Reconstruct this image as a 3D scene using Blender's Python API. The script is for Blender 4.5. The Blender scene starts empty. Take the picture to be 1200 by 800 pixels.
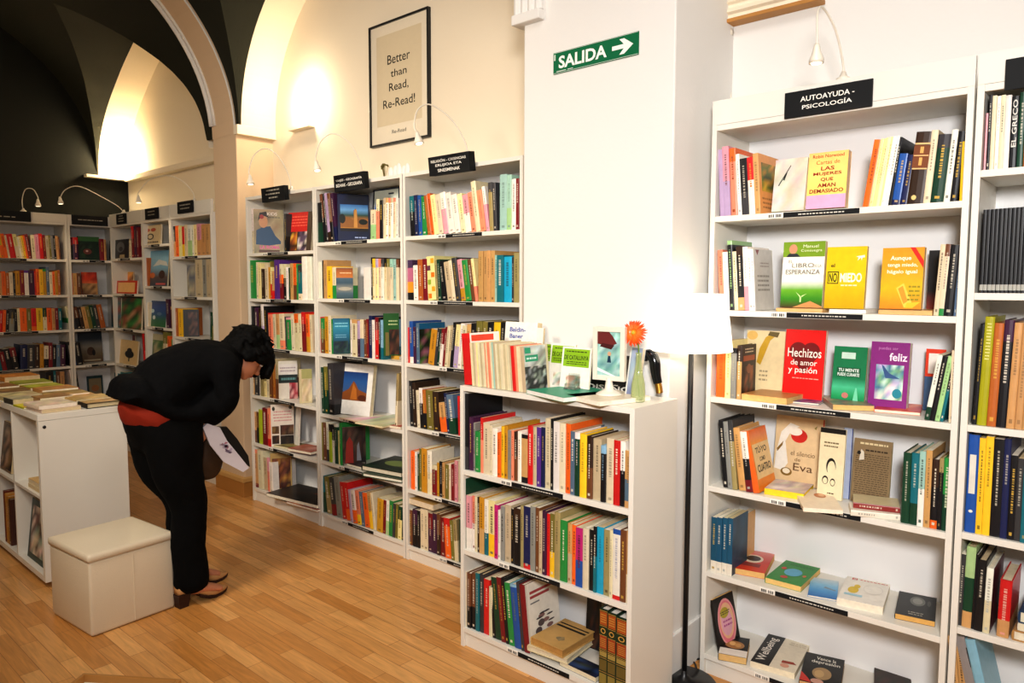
import bpy, bmesh, math, random
from mathutils import Matrix, Vector
random.seed(7)
SC = bpy.context.scene
COL = SC.collection
PI = math.pi
# ------------------------------------------------------------------ camera
FPX, YAW, PITCH, ROLL = 852.88, -0.7259, -0.0779, 0.0025
CAM = Vector((0.0, -2.4474, 1.4554))
def _basis():
    cy, sy = math.cos(YAW), math.sin(YAW)
    fw = Vector((sy, cy, 0)); rt = Vector((cy, -sy, 0)); up = Vector((0, 0, 1))
    f2 = fw * math.cos(PITCH) + up * math.sin(PITCH)
    u2 = -fw * math.sin(PITCH) + up * math.cos(PITCH)
    return rt * math.cos(ROLL) + u2 * math.sin(ROLL), -rt * math.sin(ROLL) + u2 * math.cos(ROLL), f2
CR, CU, CF = _basis()
def at(px, py, axis, val, M=None):
    """survey helper: where the sight line of a photo pixel meets a plane of the room (in frame M)"""
    d = CF + CR * (px - 600) / FPX + CU * (400 - py) / FPX
    o = CAM.copy()
    if M is not None:
        Mi = M.inverted(); o = Mi @ o; d = Mi.to_3x3() @ d
    i = 'xyz'.index(axis)
    return o + d * ((val - o[i]) / d[i])
def proj(P):
    d = Vector(P) - CAM
    z = max(d.dot(CF), .05)
    return (600 + FPX * d.dot(CR) / z, 400 - FPX * d.dot(CU) / z)
def along(px, v, z, M):
    """position along a shelf edge (depth v, height z, frame M) seen at column px"""
    Mi = M.inverted(); o = Mi @ CAM; R = Mi.to_3x3()
    A = R @ (CF + CR * (px - 600) / FPX); U = R @ CU
    Y, Z = v - o.y, z - o.z
    det = A.y * U.z - A.z * U.y
    S = (Y * U.z - Z * U.y) / det; T = (A.y * Z - A.z * Y) / det
    return o.x + S * A.x + T * U.x
# ------------------------------------------------------------------ colours
def lin(c):
    return tuple((v / 12.92 if v <= .04045 else ((v + .055) / 1.055) ** 2.4) for v in c)
def hx(h):
    return lin(tuple(int(h[i:i + 2], 16) / 255 for i in (0, 2, 4)))
PAL = dict(w=('white', 'eae4d8'), cr=('cream', 'dccfae'), be=('beige', 'bfae8e'), tn=('tan', 'c89a62'), br=('brown', '70452a'),
    db=('dark brown', '38251a'), bk=('black', '16161a'), gy=('grey', '8e8c86'), dg=('dark green', '14402c'), gn=('green', '2a8a42'),
    lg=('light green', 'a3c68c'), ol=('olive', '7c7434'), tl=('teal', '176e78'), nb=('navy', '1c2450'), bl=('blue', '2456a0'),
    lb=('light blue', '8db8d2'), cy=('turquoise', '1fa3c8'), pu=('purple', '5a3384'), pk=('pink', 'e09aa6'), mg=('magenta', 'c02878'),
    rd=('red', 'cc2222'), dr=('dark red', '7c1a22'), or_=('orange', 'ea6a22'), yl=('yellow', 'efc12a'), go=('mustard', 'c58f26'),
    sl=('slate blue', '5b7288'), sa=('salmon', 'e98a6c'), li=('lilac', 'b7a0c0'), kh=('khaki', 'a08f60'), yg=('lime green', 'a8bf28'),
    du=('plum', '44203f'), pt=('pale teal', '9cc0b4'), cg=('charcoal', '3a3a3c'), py=('pale yellow', 'eadd9c'), ob=('orange brown', 'b0632a'))
def pal(k):
    if k == 'or': k = 'or_'
    return PAL[k][0], hx(PAL[k][1])
def jit(c, a=.09):
    s = 1 + random.uniform(-a, a)
    return tuple(min(1, max(.002, v * s * (1 + random.uniform(-a, a) * .5))) for v in c)
# ------------------------------------------------------------------ materials
def nmat(name, rough=.5, col=(.8, .8, .8), spec=.5, metal=0.0):
    m = bpy.data.materials.new(name); m.use_nodes = True
    b = m.node_tree.nodes['Principled BSDF']
    b.inputs['Base Color'].default_value = (*col[:3], 1)
    b.inputs['Roughness'].default_value = rough; b.inputs['Metallic'].default_value = metal
    b.inputs['Specular IOR Level'].default_value = spec
    return m, m.node_tree.nodes, m.node_tree.links, b
def noisy(name, c1, c2, scale=6, rough=.5, spec=.4, detail=3, bump=0, metal=0.0, bscale=None):
    m, N, L, b = nmat(name, rough, c1, spec, metal)
    tc = N.new('ShaderNodeTexCoord'); no = N.new('ShaderNodeTexNoise'); mx = N.new('ShaderNodeMix'); mx.data_type = 'RGBA'
    no.inputs['Scale'].default_value = scale; no.inputs['Detail'].default_value = detail
    L.new(tc.outputs['Object'], no.inputs['Vector']); L.new(no.outputs['Fac'], mx.inputs[0])
    mx.inputs[6].default_value = (*c1, 1); mx.inputs[7].default_value = (*c2, 1)
    L.new(mx.outputs[2], b.inputs['Base Color'])
    if bump:
        bp = N.new('ShaderNodeBump'); bp.inputs['Strength'].default_value = bump; bp.inputs['Distance'].default_value = .004
        n2 = N.new('ShaderNodeTexNoise'); n2.inputs['Scale'].default_value = bscale or scale * 8; n2.inputs['Detail'].default_value = 4
        L.new(tc.outputs['Object'], n2.inputs['Vector']); L.new(n2.outputs['Fac'], bp.inputs['Height'])
        L.new(bp.outputs['Normal'], b.inputs['Normal'])
    return m
def vcol_mat(name, rough, spec=.45, wear=.12):
    m, N, L, b = nmat(name, rough, spec=spec)
    a = N.new('ShaderNodeAttribute'); a.attribute_name = 'col'
    tc = N.new('ShaderNodeTexCoord'); no = N.new('ShaderNodeTexNoise'); no.inputs['Scale'].default_value = 45
    mr = N.new('ShaderNodeMapRange'); mr.inputs['To Min'].default_value = 1 - wear; mr.inputs['To Max'].default_value = 1 + wear
    mx = N.new('ShaderNodeMix'); mx.data_type = 'RGBA'; mx.blend_type = 'MULTIPLY'; mx.inputs[0].default_value = 1
    L.new(tc.outputs['Object'], no.inputs['Vector']); L.new(no.outputs['Fac'], mr.inputs['Value'])
    L.new(a.outputs['Color'], mx.inputs[6]); L.new(mr.outputs['Result'], mx.inputs[7]); L.new(mx.outputs[2], b.inputs['Base Color'])
    return m
MAT = {}
MAT['cover'] = vcol_mat('printed_cover', .38)
MAT['pages'] = vcol_mat('page_edges', .8, .2, .2)
MAT['print'] = vcol_mat('printed_board', .6, .2, .03)
MAT['laminate'] = noisy('white_laminate', hx('e6e2d8'), hx('dedad0'), 2.5, .42, .45)
MAT['backboard'] = noisy('bookcase_backboard', hx('ecebea'), hx('e4e4e4'), 2, .6, .3)
MAT['wall'] = noisy('white_plaster', hx('e7e4df'), hx('e0ddd8'), 1.5, .8, .2, 4, .12, bscale=60)
MAT['cream'] = noisy('cream_plaster', hx('f0e4cf'), hx('e8dac2'), 1.2, .85, .15, 4, .12, bscale=50)
MAT['black_wall'] = noisy('black_paint', hx('14150f'), hx('1a1b14'), 1.5, .75, .25, 4, .15, bscale=50)
MAT['vault'] = noisy('dark_vault_paint', hx('23241a'), hx('2b2a1f'), 1.2, .8, .2, 4, .2, bscale=30)
MAT['rib'] = noisy('rib_plaster', hx('dcc4a8'), hx('d2b898'), 1.5, .8, .2, 3, .1)
MAT['black'] = noisy('black_enamel', hx('121214'), hx('19191b'), 9, .35, .5)
MAT['blackboard'] = noisy('sign_black', hx('1b1c1d'), hx('232322'), 5, .55, .35)
MAT['stool'] = noisy('cream_leatherette', hx('e2d6bf'), hx('d8cab0'), 4, .42, .45, 3, .25, bscale=160)
MAT['cream_metal'] = noisy('white_lamp_metal', hx('e8e0d2'), hx('dcd3c2'), 8, .35, .5)
MAT['wood'] = noisy('pale_wood', hx('c08a48'), hx('a8753a'), 5, .5, .4)
MAT['brass'] = noisy('brass', hx('c89a48'), hx('b08038'), 12, .28, .5, metal=1.0)
MAT['greenpaint'] = noisy('sign_green', hx('0c5a34'), hx('0a5230'), 6, .4, .4)
def glass(name, col, rough=.02):
    m, N, L, b = nmat(name, rough, col)
    b.inputs['Transmission Weight'].default_value = 1; b.inputs['IOR'].default_value = 1.18
    no = N.new('ShaderNodeTexNoise'); no.inputs['Scale'].default_value = 3
    mr = N.new('ShaderNodeMapRange'); mr.inputs['To Min'].default_value = rough; mr.inputs['To Max'].default_value = rough + .03
    L.new(no.outputs['Fac'], mr.inputs['Value']); L.new(mr.outputs['Result'], b.inputs['Roughness'])
    return m
MAT['glass'] = glass('green_tinted_glass', hx('eef4da'))
def thin_glass(name, col, alpha):
    m, N, L, b = nmat(name, .06, col, .8)
    no = N.new('ShaderNodeTexNoise'); no.inputs['Scale'].default_value = 4
    lw = N.new('ShaderNodeLayerWeight'); lw.inputs['Blend'].default_value = .35
    mr = N.new('ShaderNodeMapRange'); mr.inputs['To Min'].default_value = alpha; mr.inputs['To Max'].default_value = .9
    L.new(no.outputs['Fac'], lw.inputs['Blend']) if False else None
    L.new(lw.outputs['Facing'], mr.inputs['Value']); L.new(mr.outputs['Result'], b.inputs['Alpha'])
    return m
MAT['glass'] = thin_glass('green_tinted_glass', hx('cdd89a'), .22)
MAT['clear'] = glass('clear_plastic', hx('eef3f2'))
def wood_floor():
    m, N, L, b = nmat('laminate_floor', .3, spec=.45)
    tc = N.new('ShaderNodeTexCoord')
    br = N.new('ShaderNodeTexBrick'); br.offset = .37; br.offset_frequency = 2; br.squash = 1
    br.inputs['Scale'].default_value = 1; br.inputs['Brick Width'].default_value = .42; br.inputs['Row Height'].default_value = .066
    br.inputs['Mortar Size'].default_value = .0012; br.inputs['Mortar Smooth'].default_value = .3; br.inputs['Bias'].default_value = 0.0
    br.inputs['Color1'].default_value = (*hx('dfab6a'), 1); br.inputs['Color2'].default_value = (*hx('c28744'), 1)
    br.inputs['Mortar'].default_value = (*hx('9c6632'), 1)
    L.new(tc.outputs['Object'], br.inputs['Vector'])
    mp = N.new('ShaderNodeMapping'); mp.inputs['Scale'].default_value = (2.2, 26, 1)
    L.new(tc.outputs['Object'], mp.inputs['Vector'])
    no = N.new('ShaderNodeTexNoise'); no.inputs['Scale'].default_value = 2.2; no.inputs['Detail'].default_value = 6; no.inputs['Distortion'].default_value = 1.2
    L.new(mp.outputs['Vector'], no.inputs['Vector'])
    rp = N.new('ShaderNodeMapRange'); rp.inputs['From Min'].default_value = .3; rp.inputs['From Max'].default_value = .7
    rp.inputs['To Min'].default_value = .82; rp.inputs['To Max'].default_value = 1.12
    L.new(no.outputs['Fac'], rp.inputs['Value'])
    mx = N.new('ShaderNodeMix'); mx.data_type = 'RGBA'; mx.blend_type = 'MULTIPLY'; mx.inputs[0].default_value = 1
    L.new(br.outputs['Color'], mx.inputs[6]); L.new(rp.outputs['Result'], mx.inputs[7])
    L.new(mx.outputs[2], b.inputs['Base Color'])
    return m
MAT['floor'] = wood_floor()
# ------------------------------------------------------------------ mesh builder
class MB:
    def __init__(s): s.v = []; s.f = []; s.c = []; s.M = None
    def add(s, vs, fs, col):
        n = len(s.v)
        if s.M is not None: vs = [s.M @ Vector(p) for p in vs]
        s.v += [tuple(p) for p in vs]
        for f in fs:
            s.f.append([n + i for i in f]); s.c.append(col if not isinstance(col, list) else [col[i] for i in f])
    def box(s, a, b, col=(.8, .8, .8), skip=''):
        x0, y0, z0 = a; x1, y1, z1 = b
        vs = [(x0,y0,z0),(x1,y0,z0),(x1,y1,z0),(x0,y1,z0),(x0,y0,z1),(x1,y0,z1),(x1,y1,z1),(x0,y1,z1)]
        s.add(vs, [(0,3,2,1),(4,5,6,7),(0,1,5,4),(1,2,6,5),(2,3,7,6),(3,0,4,7)], col)
    def cbox(s, a, b, ch=.002, col=(.8, .8, .8)):
        """box with chamfered edges"""
        bm = bmesh.new(); bmesh.ops.create_cube(bm, size=1)
        for v in bm.verts:
            v.co = Vector(((a[i] + b[i]) / 2 + v.co[i] * (b[i] - a[i]) for i in range(3)))
        bmesh.ops.bevel(bm, geom=bm.edges[:], offset=ch, segments=2, affect='EDGES', profile=.6)
        s.bm(bm, col)
    def bm(s, bm, col):
        bm.verts.index_update()
        s.add([v.co.copy() for v in bm.verts], [[v.index for v in f.verts] for f in bm.faces], col); bm.free()
    def tube(s, pts, r, n=10, col=(.8, .8, .8), cap=True):
        pts = [Vector(p) for p in pts]
        rs = r if isinstance(r, (list, tuple)) else [r] * len(pts)
        rings = []; up = None
        for i, p in enumerate(pts):
            t = (pts[min(i + 1, len(pts) - 1)] - pts[max(i - 1, 0)]).normalized()
            if up is None:
                up = Vector((0, 0, 1)) if abs(t.z) < .9 else Vector((1, 0, 0))
            a = t.cross(up).normalized(); up = a.cross(t).normalized()
            rr = rs[i]; rx, ry = rr if isinstance(rr, (tuple, list)) else (rr, rr)
            rings.append([p + a * rx * math.cos(2 * PI * k / n) + up * ry * math.sin(2 * PI * k / n) for k in range(n)])
        vs = [q for R in rings for q in R]; fs = []
        for i in range(len(rings) - 1):
            for k in range(n):
                fs.append((i * n + k, i * n + (k + 1) % n, (i + 1) * n + (k + 1) % n, (i + 1) * n + k))
        if cap: fs += [tuple(range(n))[::-1], tuple(range((len(rings) - 1) * n, len(rings) * n))]
        s.add(vs, fs, col)
    def lathe(s, prof, n=24, o=(0, 0, 0), col=(.8, .8, .8), cap=True):
        o = Vector(o); vs = []; fs = []
        for r, z in prof:
            vs += [o + Vector((r * math.cos(2 * PI * k / n), r * math.sin(2 * PI * k / n), z)) for k in range(n)]
        for i in range(len(prof) - 1):
            for k in range(n):
                fs.append((i * n + k, i * n + (k + 1) % n, (i + 1) * n + (k + 1) % n, (i + 1) * n + k))
        if cap: fs += [tuple(range(n))[::-1], tuple(range((len(prof) - 1) * n, len(prof) * n))]
        s.add(vs, fs, col)
    def ell(s, c, r, col=(.8, .8, .8), seg=20, M=None):
        bm = bmesh.new(); bmesh.ops.create_uvsphere(bm, u_segments=seg, v_segments=seg // 2, radius=1)
        for v in bm.verts:
            p = Vector((v.co.x * r[0], v.co.y * r[1], v.co.z * r[2]))
            if M is not None: p = M @ p
            v.co = p + Vector(c)
        s.bm(bm, col)
    def build(s, name, mat, parent=None, smooth=False, loc=None):
        me = bpy.data.meshes.new(name)
        off = Vector(loc) if loc is not None else Vector((0, 0, 0))
        me.from_pydata([tuple(Vector(p) - off) for p in s.v], [], s.f)
        ca = me.color_attributes.new('col', 'FLOAT_COLOR', 'CORNER')
        buf = []
        for f, c in zip(s.f, s.c):
            if isinstance(c, list):
                for q in c: buf += [*q[:3], 1]
            else:
                buf += [*c[:3], 1] * len(f)
        ca.data.foreach_set('color', buf)
        me.materials.append(MAT[mat] if isinstance(mat, str) else mat)
        if smooth: me.polygons.foreach_set('use_smooth', [True] * len(me.polygons))
        me.update()
        o = bpy.data.objects.new(name, me); COL.objects.link(o)
        if loc is not None: o.location = off
        if parent is not None: o.parent = parent
        return o
def tag(o, label=None, cat=None, group=None, kind=None):
    if label: o['label'] = label
    if cat: o['category'] = cat
    if group: o['group'] = group
    if kind: o['kind'] = kind
    return o
def thing(name, label, cat, loc=(0, 0, 0), rz=0.0, group=None):
    o = bpy.data.objects.new(name, None); COL.objects.link(o)
    o.location = loc; o.rotation_euler = (0, 0, rz); o.empty_display_size = .05
    return tag(o, label, cat, group)
def struct(name, mb, mat, smooth=False):
    return tag(mb.build(name, mat, smooth=smooth), kind='structure')
# ------------------------------------------------------------------ lettering
_tc = {}
def glyphs(body, bold=0.0):
    k = (body, bold)
    if k not in _tc:
        cu = bpy.data.curves.new('lettering', 'FONT'); cu.body = body; cu.size = 1; cu.offset = bold
        cu.align_x = 'CENTER'; cu.align_y = 'CENTER'; cu.resolution_u = 3
        o = bpy.data.objects.new('lettering', cu); COL.objects.link(o)
        bpy.context.view_layer.update()
        dg = bpy.context.evaluated_depsgraph_get(); e = o.evaluated_get(dg); me = e.to_mesh()
        vs = [(v.co.x, v.co.y) for v in me.vertices]; fs = [tuple(p.vertices) for p in me.polygons]
        e.to_mesh_clear(); bpy.data.objects.remove(o); bpy.data.curves.remove(cu)
        if vs:
            x0 = min(p[0] for p in vs); x1 = max(p[0] for p in vs); y0 = min(p[1] for p in vs); y1 = max(p[1] for p in vs)
            vs = [(p[0] - (x0 + x1) / 2, p[1] - (y0 + y1) / 2) for p in vs]
            _tc[k] = (vs, fs, x1 - x0, y1 - y0)
        else: _tc[k] = ([], [], 1, 1)
    return _tc[k]
def art(mb, entries, W, H, fr, lift=.0004, step=.00012):
    """flat printed shapes on a W x H face; fr(u, v, n) maps metres on the face to a point"""
    for i, e in enumerate(entries):
        n = lift + i * step; k = e[0]
        g = lambda c: c if isinstance(c, tuple) else hx(c)
        if k == 'r':
            _, a, b, c, d, col = e
            mb.add([fr(a * W, b * H, n), fr(c * W, b * H, n), fr(c * W, d * H, n), fr(a * W, d * H, n)], [(0, 1, 2, 3)], g(col))
        elif k == 'e':
            _, cu, cv, ru, rv, col = e
            mb.add([fr((cu + ru * math.cos(t * PI / 12)) * W, (cv + rv * math.sin(t * PI / 12)) * H, n) for t in range(24)], [tuple(range(24))], g(col))
        elif k == 'p':
            mb.add([fr(u * W, v * H, n) for u, v in e[1]], [tuple(range(len(e[1])))], g(e[2]))
        elif k == 't':
            _, body, cu, cv, mw, mh, col = e[:7]
            bold = e[7] if len(e) > 7 else 0.0; rot = e[8] if len(e) > 8 else 0.0
            vs, fs, w, h = glyphs(body, bold)
            if rot: sx, sy = mw * H / w, mh * W / h
            else: sx, sy = mw * W / w, mh * H / h
            ca, sa = math.cos(rot), math.sin(rot)
            mb.add([fr(cu * W + (x * sx * ca - y * sy * sa), cv * H + (x * sx * sa + y * sy * ca), n) for x, y in vs], fs, g(col))
        elif k == 'l':   # lines of tiny print
            _, a, b, c, d, rows, col = e
            for r in range(rows):
                v = d - (d - b) * (r + .3) / rows; hh = (d - b) / rows * .42; u = a + random.uniform(0, .04)
                while u < c - .02:
                    wl = random.uniform(.04, .12); u1 = min(c, u + wl)
                    mb.add([fr(u * W, (v - hh) * H, n), fr(u1 * W, (v - hh) * H, n), fr(u1 * W, v * H, n), fr(u * W, v * H, n)], [(0, 1, 2, 3)], g(col))
                    u = u1 + .02
        elif k == 'g':   # soft patchwork, like a photograph
            _, a, b, c, d, nx, ny, cols = e
            cols = [g(q) for q in cols]; vs = []; vc = []
            for j in range(ny + 1):
                for q in range(nx + 1):
                    vs.append(fr((a + (c - a) * q / nx) * W, (b + (d - b) * j / ny) * H, n)); vc.append(jit(random.choice(cols), .2))
            fs = [(j * (nx + 1) + q, j * (nx + 1) + q + 1, (j + 1) * (nx + 1) + q + 1, (j + 1) * (nx + 1) + q) for j in range(ny) for q in range(nx)]
            mb.add(vs, fs, vc)
        elif k == 'v':   # vertical blend between colours listed bottom to top
            _, a, b, c, d, cols = e
            cols = [g(q) for q in cols]; m = len(cols) - 1; vs = []; vc = []
            for j in range(m + 1):
                for q in range(2):
                    vs.append(fr((a + (c - a) * q) * W, (b + (d - b) * j / m) * H, n)); vc.append(cols[j])
            mb.add(vs, [(2 * j, 2 * j + 1, 2 * j + 3, 2 * j + 2) for j in range(m)], vc)
# ------------------------------------------------------------------ books
BOOKS = []
ORD = ['first', 'second', 'third', 'fourth', 'fifth', 'sixth', 'seventh', 'eighth', 'ninth', 'tenth', 'eleventh', 'twelfth']
def nth(i):
    if i <= 12: return ORD[i - 1]
    return '%d%s' % (i, {1: 'st', 2: 'nd', 3: 'rd'}.get(i % 10 if i // 10 != 1 else 0, 'th'))
def geo(b, cov, pag):
    """cover (boards, spine, print) and page block of one book; x thickness, y depth from the spine, z height"""
    t, h, d = b['t'], b['h'], b['d']; cov.M = pag.M = b.get('G')
    c = min(.003 if b['hard'] else .0009, t * .2); bu = min(.0035, t * .12) if b['hard'] else min(.0012, t * .06)
    out = [(0, d), (0, 0), (t * .16, -bu * .75), (t * .5, -bu), (t * .84, -bu * .75), (t, 0), (t, d)]
    inn = [(c, d), (c, c), (t * .3, c), (t * .5, c), (t * .7, c), (t - c, c), (t - c, d)]
    n = 7
    for z0, z1, col in b['sec']:
        vs = []
        for z in (z0, z1): vs += [(x, y, z) for x, y in out] + [(x, y, z) for x, y in inn]
        fs = []
        m = 2 * n
        for i in range(n - 1):
            fs.append((i, i + 1, m + i + 1, m + i)); fs.append((n + i + 1, n + i, m + n + i, m + n + i + 1))
            fs.append((m + i, m + i + 1, m + n + i + 1, m + n + i)); fs.append((i + 1, i, n + i, n + i + 1))
        fs.append((0, m, m + n, n)); fs.append((n - 1, n + n - 1, m + n + n - 1, m + n - 1))
        cc = col
        if b.get('bands') and abs(z0 - b['sec'][0][0]) < 1e-6: pass
        cov.add(vs, fs, cc)
    k = c if b['hard'] else .0004
    ins = .004 if b['hard'] else .0003
    pag.box((c, c, ins), (t - c, d - (.005 if b['hard'] else .0006), h - ins), b['pg'])
    # spine lettering
    if b['mk']:
        lum = sum(b['sec'][-1][2]) / 3; mc = hx('efe6d0') if lum < .22 else hx('2a2420')
        rnd = random.Random(b['seed']); w = t * rnd.uniform(.2, .34)
        if lum < .22 and rnd.random() < .3: mc = hx('e0b850')
        q_ = rnd.uniform(.35, .75); mc = tuple(a * q_ + b_ * (1 - q_) for a, b_ in zip(mc, b['sec'][-1][2]))
        z = h * rnd.uniform(.84, .9); end = h * rnd.uniform(.3, .55)
        while z > end:
            l = rnd.uniform(.002, .008)
            cov.add([(t / 2 - w / 2, -bu - .0004, z - l), (t / 2 + w / 2, -bu - .0004, z - l), (t / 2 + w / 2, -bu - .0004, z), (t / 2 - w / 2, -bu - .0004, z)], [(0, 1, 2, 3)], mc)
            z -= l + rnd.uniform(.0015, .0045)
        if rnd.random() < .6:
            cov.add([(t * .3, -bu - .0004, h * .05), (t * .7, -bu - .0004, h * .05), (t * .7, -bu - .0004, h * .09), (t * .3, -bu - .0004, h * .09)], [(0, 1, 2, 3)], mc)
    if b.get('sart'): art(cov, b['sart'], t, h, lambda u, v, q: (u, -bu - q, v))
    if b.get('art'): art(cov, b['art'], d, h, lambda u, v, q: (t + q, u, v))
    cov.M = pag.M = None
def add_book(t, h, d, M, sec, label, group, mode='spine', hard=None, art=None, mk=None, pg=None, name='book', cat='book', keep=False, sart=None, hid=1.0):
    if hard is None: hard = random.random() < .35
    sec = [(a * h, c * h, col) for a, c, col in sec]
    b = dict(t=t, h=h, d=d, M=M, sec=sec, label=label, group=group, hard=hard, art=art, mk=(mode == 'spine') if mk is None else mk, sart=sart,
             pg=pg or jit(hx(random.choice(['e6dcc4', 'dccfb0', 'd2bf98', 'ece4d2'])), .05), name=name, cat=cat, seed=random.randint(0, 10 ** 6), mode=mode)
    if mode == 'spine': q = [(0, 0, 0), (t, 0, 0), (t, 0, h), (0, 0, h)]
    else: q = [(t, 0, 0), (t, d, 0), (t, d, h), (t, 0, h)]
    s = []
    for p in q:
        x, y = proj(M @ Vector(p)); s.append((min(1200, max(0, x)), min(800, max(0, y))))
    b['area'] = abs(sum(s[i][0] * s[i - 1][1] - s[i - 1][0] * s[i][1] for i in range(4))) / 2 * hid + (1e6 if keep else 0)
    BOOKS.append(b); return b
def describe(t, h, colw, extra, lean, hard):
    size = 'thin' if t < .014 else 'thick' if t > .036 else ('tall' if h > .245 else 'small' if h < .17 else '')
    w = ([size] if size else []) + ([extra] if extra else [colw]) + ['book']
    return ' '.join(w)
class Case:
    def __init__(s, M, where, zs, top, width, shelves=None, yaw=0, fv=False):
        s.M = M; s.where = where; s.zs = zs; s.top = top; s.w = width
        n = len(zs)
        s.names = shelves or ['top', 'second', 'third', 'fourth', 'fifth', 'sixth', 'seventh'][:n - 1] + ['bottom']
        s.count = {}; s.yaw = yaw; s.fv = fv
    def z(s, i): return s.zs[i]
    def clear(s, i): return (s.top if i == 0 else s.zs[i - 1] - .02) - s.zs[i] - .008
    def row(s, i, zoom, x0, items, lean=0.0, v=.012, dep=(.15, .19), hid=1.0):
        ox, oy, sc = zoom; z = s.zs[i]; M = s.M
        px = lambda x: ox + x / sc
        u = along(px(x0), v, z, M)
        for it in items.split():
            f = it.split(','); ur = along(px(float(f[0])), v, z, M)
            if f[1] == '_': u = ur; continue
            yt = float(f[1]); ck = f[2]; L = lean; c2 = c3 = None; dd = random.uniform(*dep); hard = None; mk = None; lab = None
            for o in f[3:]:
                if o[0] == 'L': L = -float(o[1:])
                elif o[0] == 'R': L = float(o[1:])
                elif o[0] == '2': c2 = o[1:].split('.')
                elif o[0] == '3': c3 = o[1:].split('.')
                elif o[0] == 'D': dd = float(o[1:]) / 100
                elif o == 'h': hard = True
                elif o == 's': hard = False
                elif o == 'n': mk = False
            a = math.radians(L)
            w = ur - u
            if w < .003: u = ur; continue
            t = w * math.cos(a) * .975
            P = at(px((float(f[0]))) - .5, oy + yt / sc, 'y', v, M)
            h = (P.z - z) / math.cos(a) - (t * math.sin(abs(a)) if a else 0)
            h = max(.1, min(h, (s.clear(i) - t * math.sin(abs(a))) / math.cos(a) - .002))
            # keep the lean inside the case
            if a < 0: u0 = u
            else: u0 = ur
            top = u0 + math.sin(a) * h
            R = Matrix.Rotation(a, 4, 'Y')
            vv = v + random.uniform(0, .006)
            if a <= 0: B = M @ Matrix.Translation((u + .0005, vv, z + .0005)) @ R
            else: B = M @ Matrix.Translation((ur - .0005, vv, z + .0005)) @ R @ Matrix.Translation((-t, 0, 0))
            cw, cc = pal(ck); cc = jit(cc); sec = [(0, 1, cc)]; extra = None
            if c2:
                fr = float('.' + c2[1]); sec = [(0, fr, jit(pal(c2[0])[1])), (fr, 1, cc)]; extra = '%s and %s' % (cw, pal(c2[0])[0])
                if extra == '%s and %s' % (cw, cw): extra = None
            if c3:
                fr = float('.' + c3[1]); l0 = sec[-1]; sec[-1] = (l0[0], fr, l0[2]); sec.append((fr, 1, jit(pal(c3[0])[1])))
            s.count[i] = s.count.get(i, 0) + 1; k = s.count[i]
            if hard is None: hard = random.random() < .3
            desc = describe(t, h, cw, extra, a, hard)
            label = '%s, %s from left on %s shelf of %s' % (desc, nth(k), s.names[i], s.where)
            if len(label.split()) > 16 and desc.split()[0] in ('thin', 'tall', 'thick', 'small'): label = label.split(' ', 1)[1]
            if len(label.split()) > 16: label = label.replace(extra or cw, cw)
            add_book(t, h, min(dd, .26 - v), B, sec, label, 'books on the %s shelf of the %s' % (s.names[i], s.where), 'spine', hard=hard, mk=mk, hid=hid)
            u = ur
    def face(s, i, zoom, xl, xr, yt, yb, t, col, label, cover=None, tilt=10, zoff=0.0, roll=0, v=None, yaw=None, hard=False, name='book', cat='book', hid=1.0, keep=True, lim=True):
        """book standing with its front cover to the room"""
        ox, oy, sc = zoom; M = s.M; z = s.zs[i] + zoff; px = lambda x: ox + x / sc
        if yaw is None: yaw = s.yaw
        if v is None: v = at(px((xl + xr) / 2), oy + yb / sc, 'z', z, M).y if not s.yaw and abs(z - CAM.z) > .2 and not s.fv else (.012 if yaw > 25 else .03)
        if yaw > 25: t = min(t, .008)
        v = max(.0, min(v, .25 - t))
        u0 = along(px(xl), v, z, M); u1 = along(px(xr), v, z, M); d = u1 - u0
        if yaw > 25: u0 += .006
        if yaw > 5:
            cy, sy = math.cos(math.radians(yaw)), math.sin(math.radians(yaw)); lo, hi = .02, .6
            for _ in range(40):
                d = (lo + hi) / 2
                if proj(M @ Vector((u0 + d * cy, v + d * sy, z)))[0] < px(xr): lo = d
                else: hi = d
            d = min(d, (.252 - v) / sy)
        a = math.radians(tilt); h = (at(px((xl + xr) / 2), oy + yt / sc, 'y', v + .08 * math.sin(a), M).z - z)
        if lim: h = min(h, s.clear(i) - zoff - .003)
        h = h / math.cos(a)
        if lim and yaw < 25:
            over = v + t + h * math.sin(a) - .262
            if over > 0: v = max(.0, v - over)
            if v + t + h * math.sin(a) > .262: a = math.asin(max(.03, min(.9, (.262 - v - t) / h)))
        F = Matrix(((0, 1, 0, 0), (-1, 0, 0, 0), (0, 0, 1, 0), (0, 0, 0, 1)))
        if yaw > 25: a = min(a, .03)
        B = M @ Matrix.Translation((u0, v, z + .001)) @ Matrix.Rotation(math.radians(yaw), 4, 'Z') @ Matrix.Translation((0, t, 0)) @ Matrix.Rotation(-a, 4, 'X')
        if roll: B = B @ Matrix.Translation((d if roll > 0 else 0, 0, 0)) @ Matrix.Rotation(math.radians(roll), 4, 'Y') @ Matrix.Translation((-d if roll > 0 else 0, 0, 0))
        B = B @ F
        c = hx(col) if isinstance(col, str) else col
        return add_book(t, h, d, B, [(0, 1, c)], label, None, 'face', hard=hard, art=cover, mk=False, name=name, cat=cat, keep=keep, hid=hid)
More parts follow.
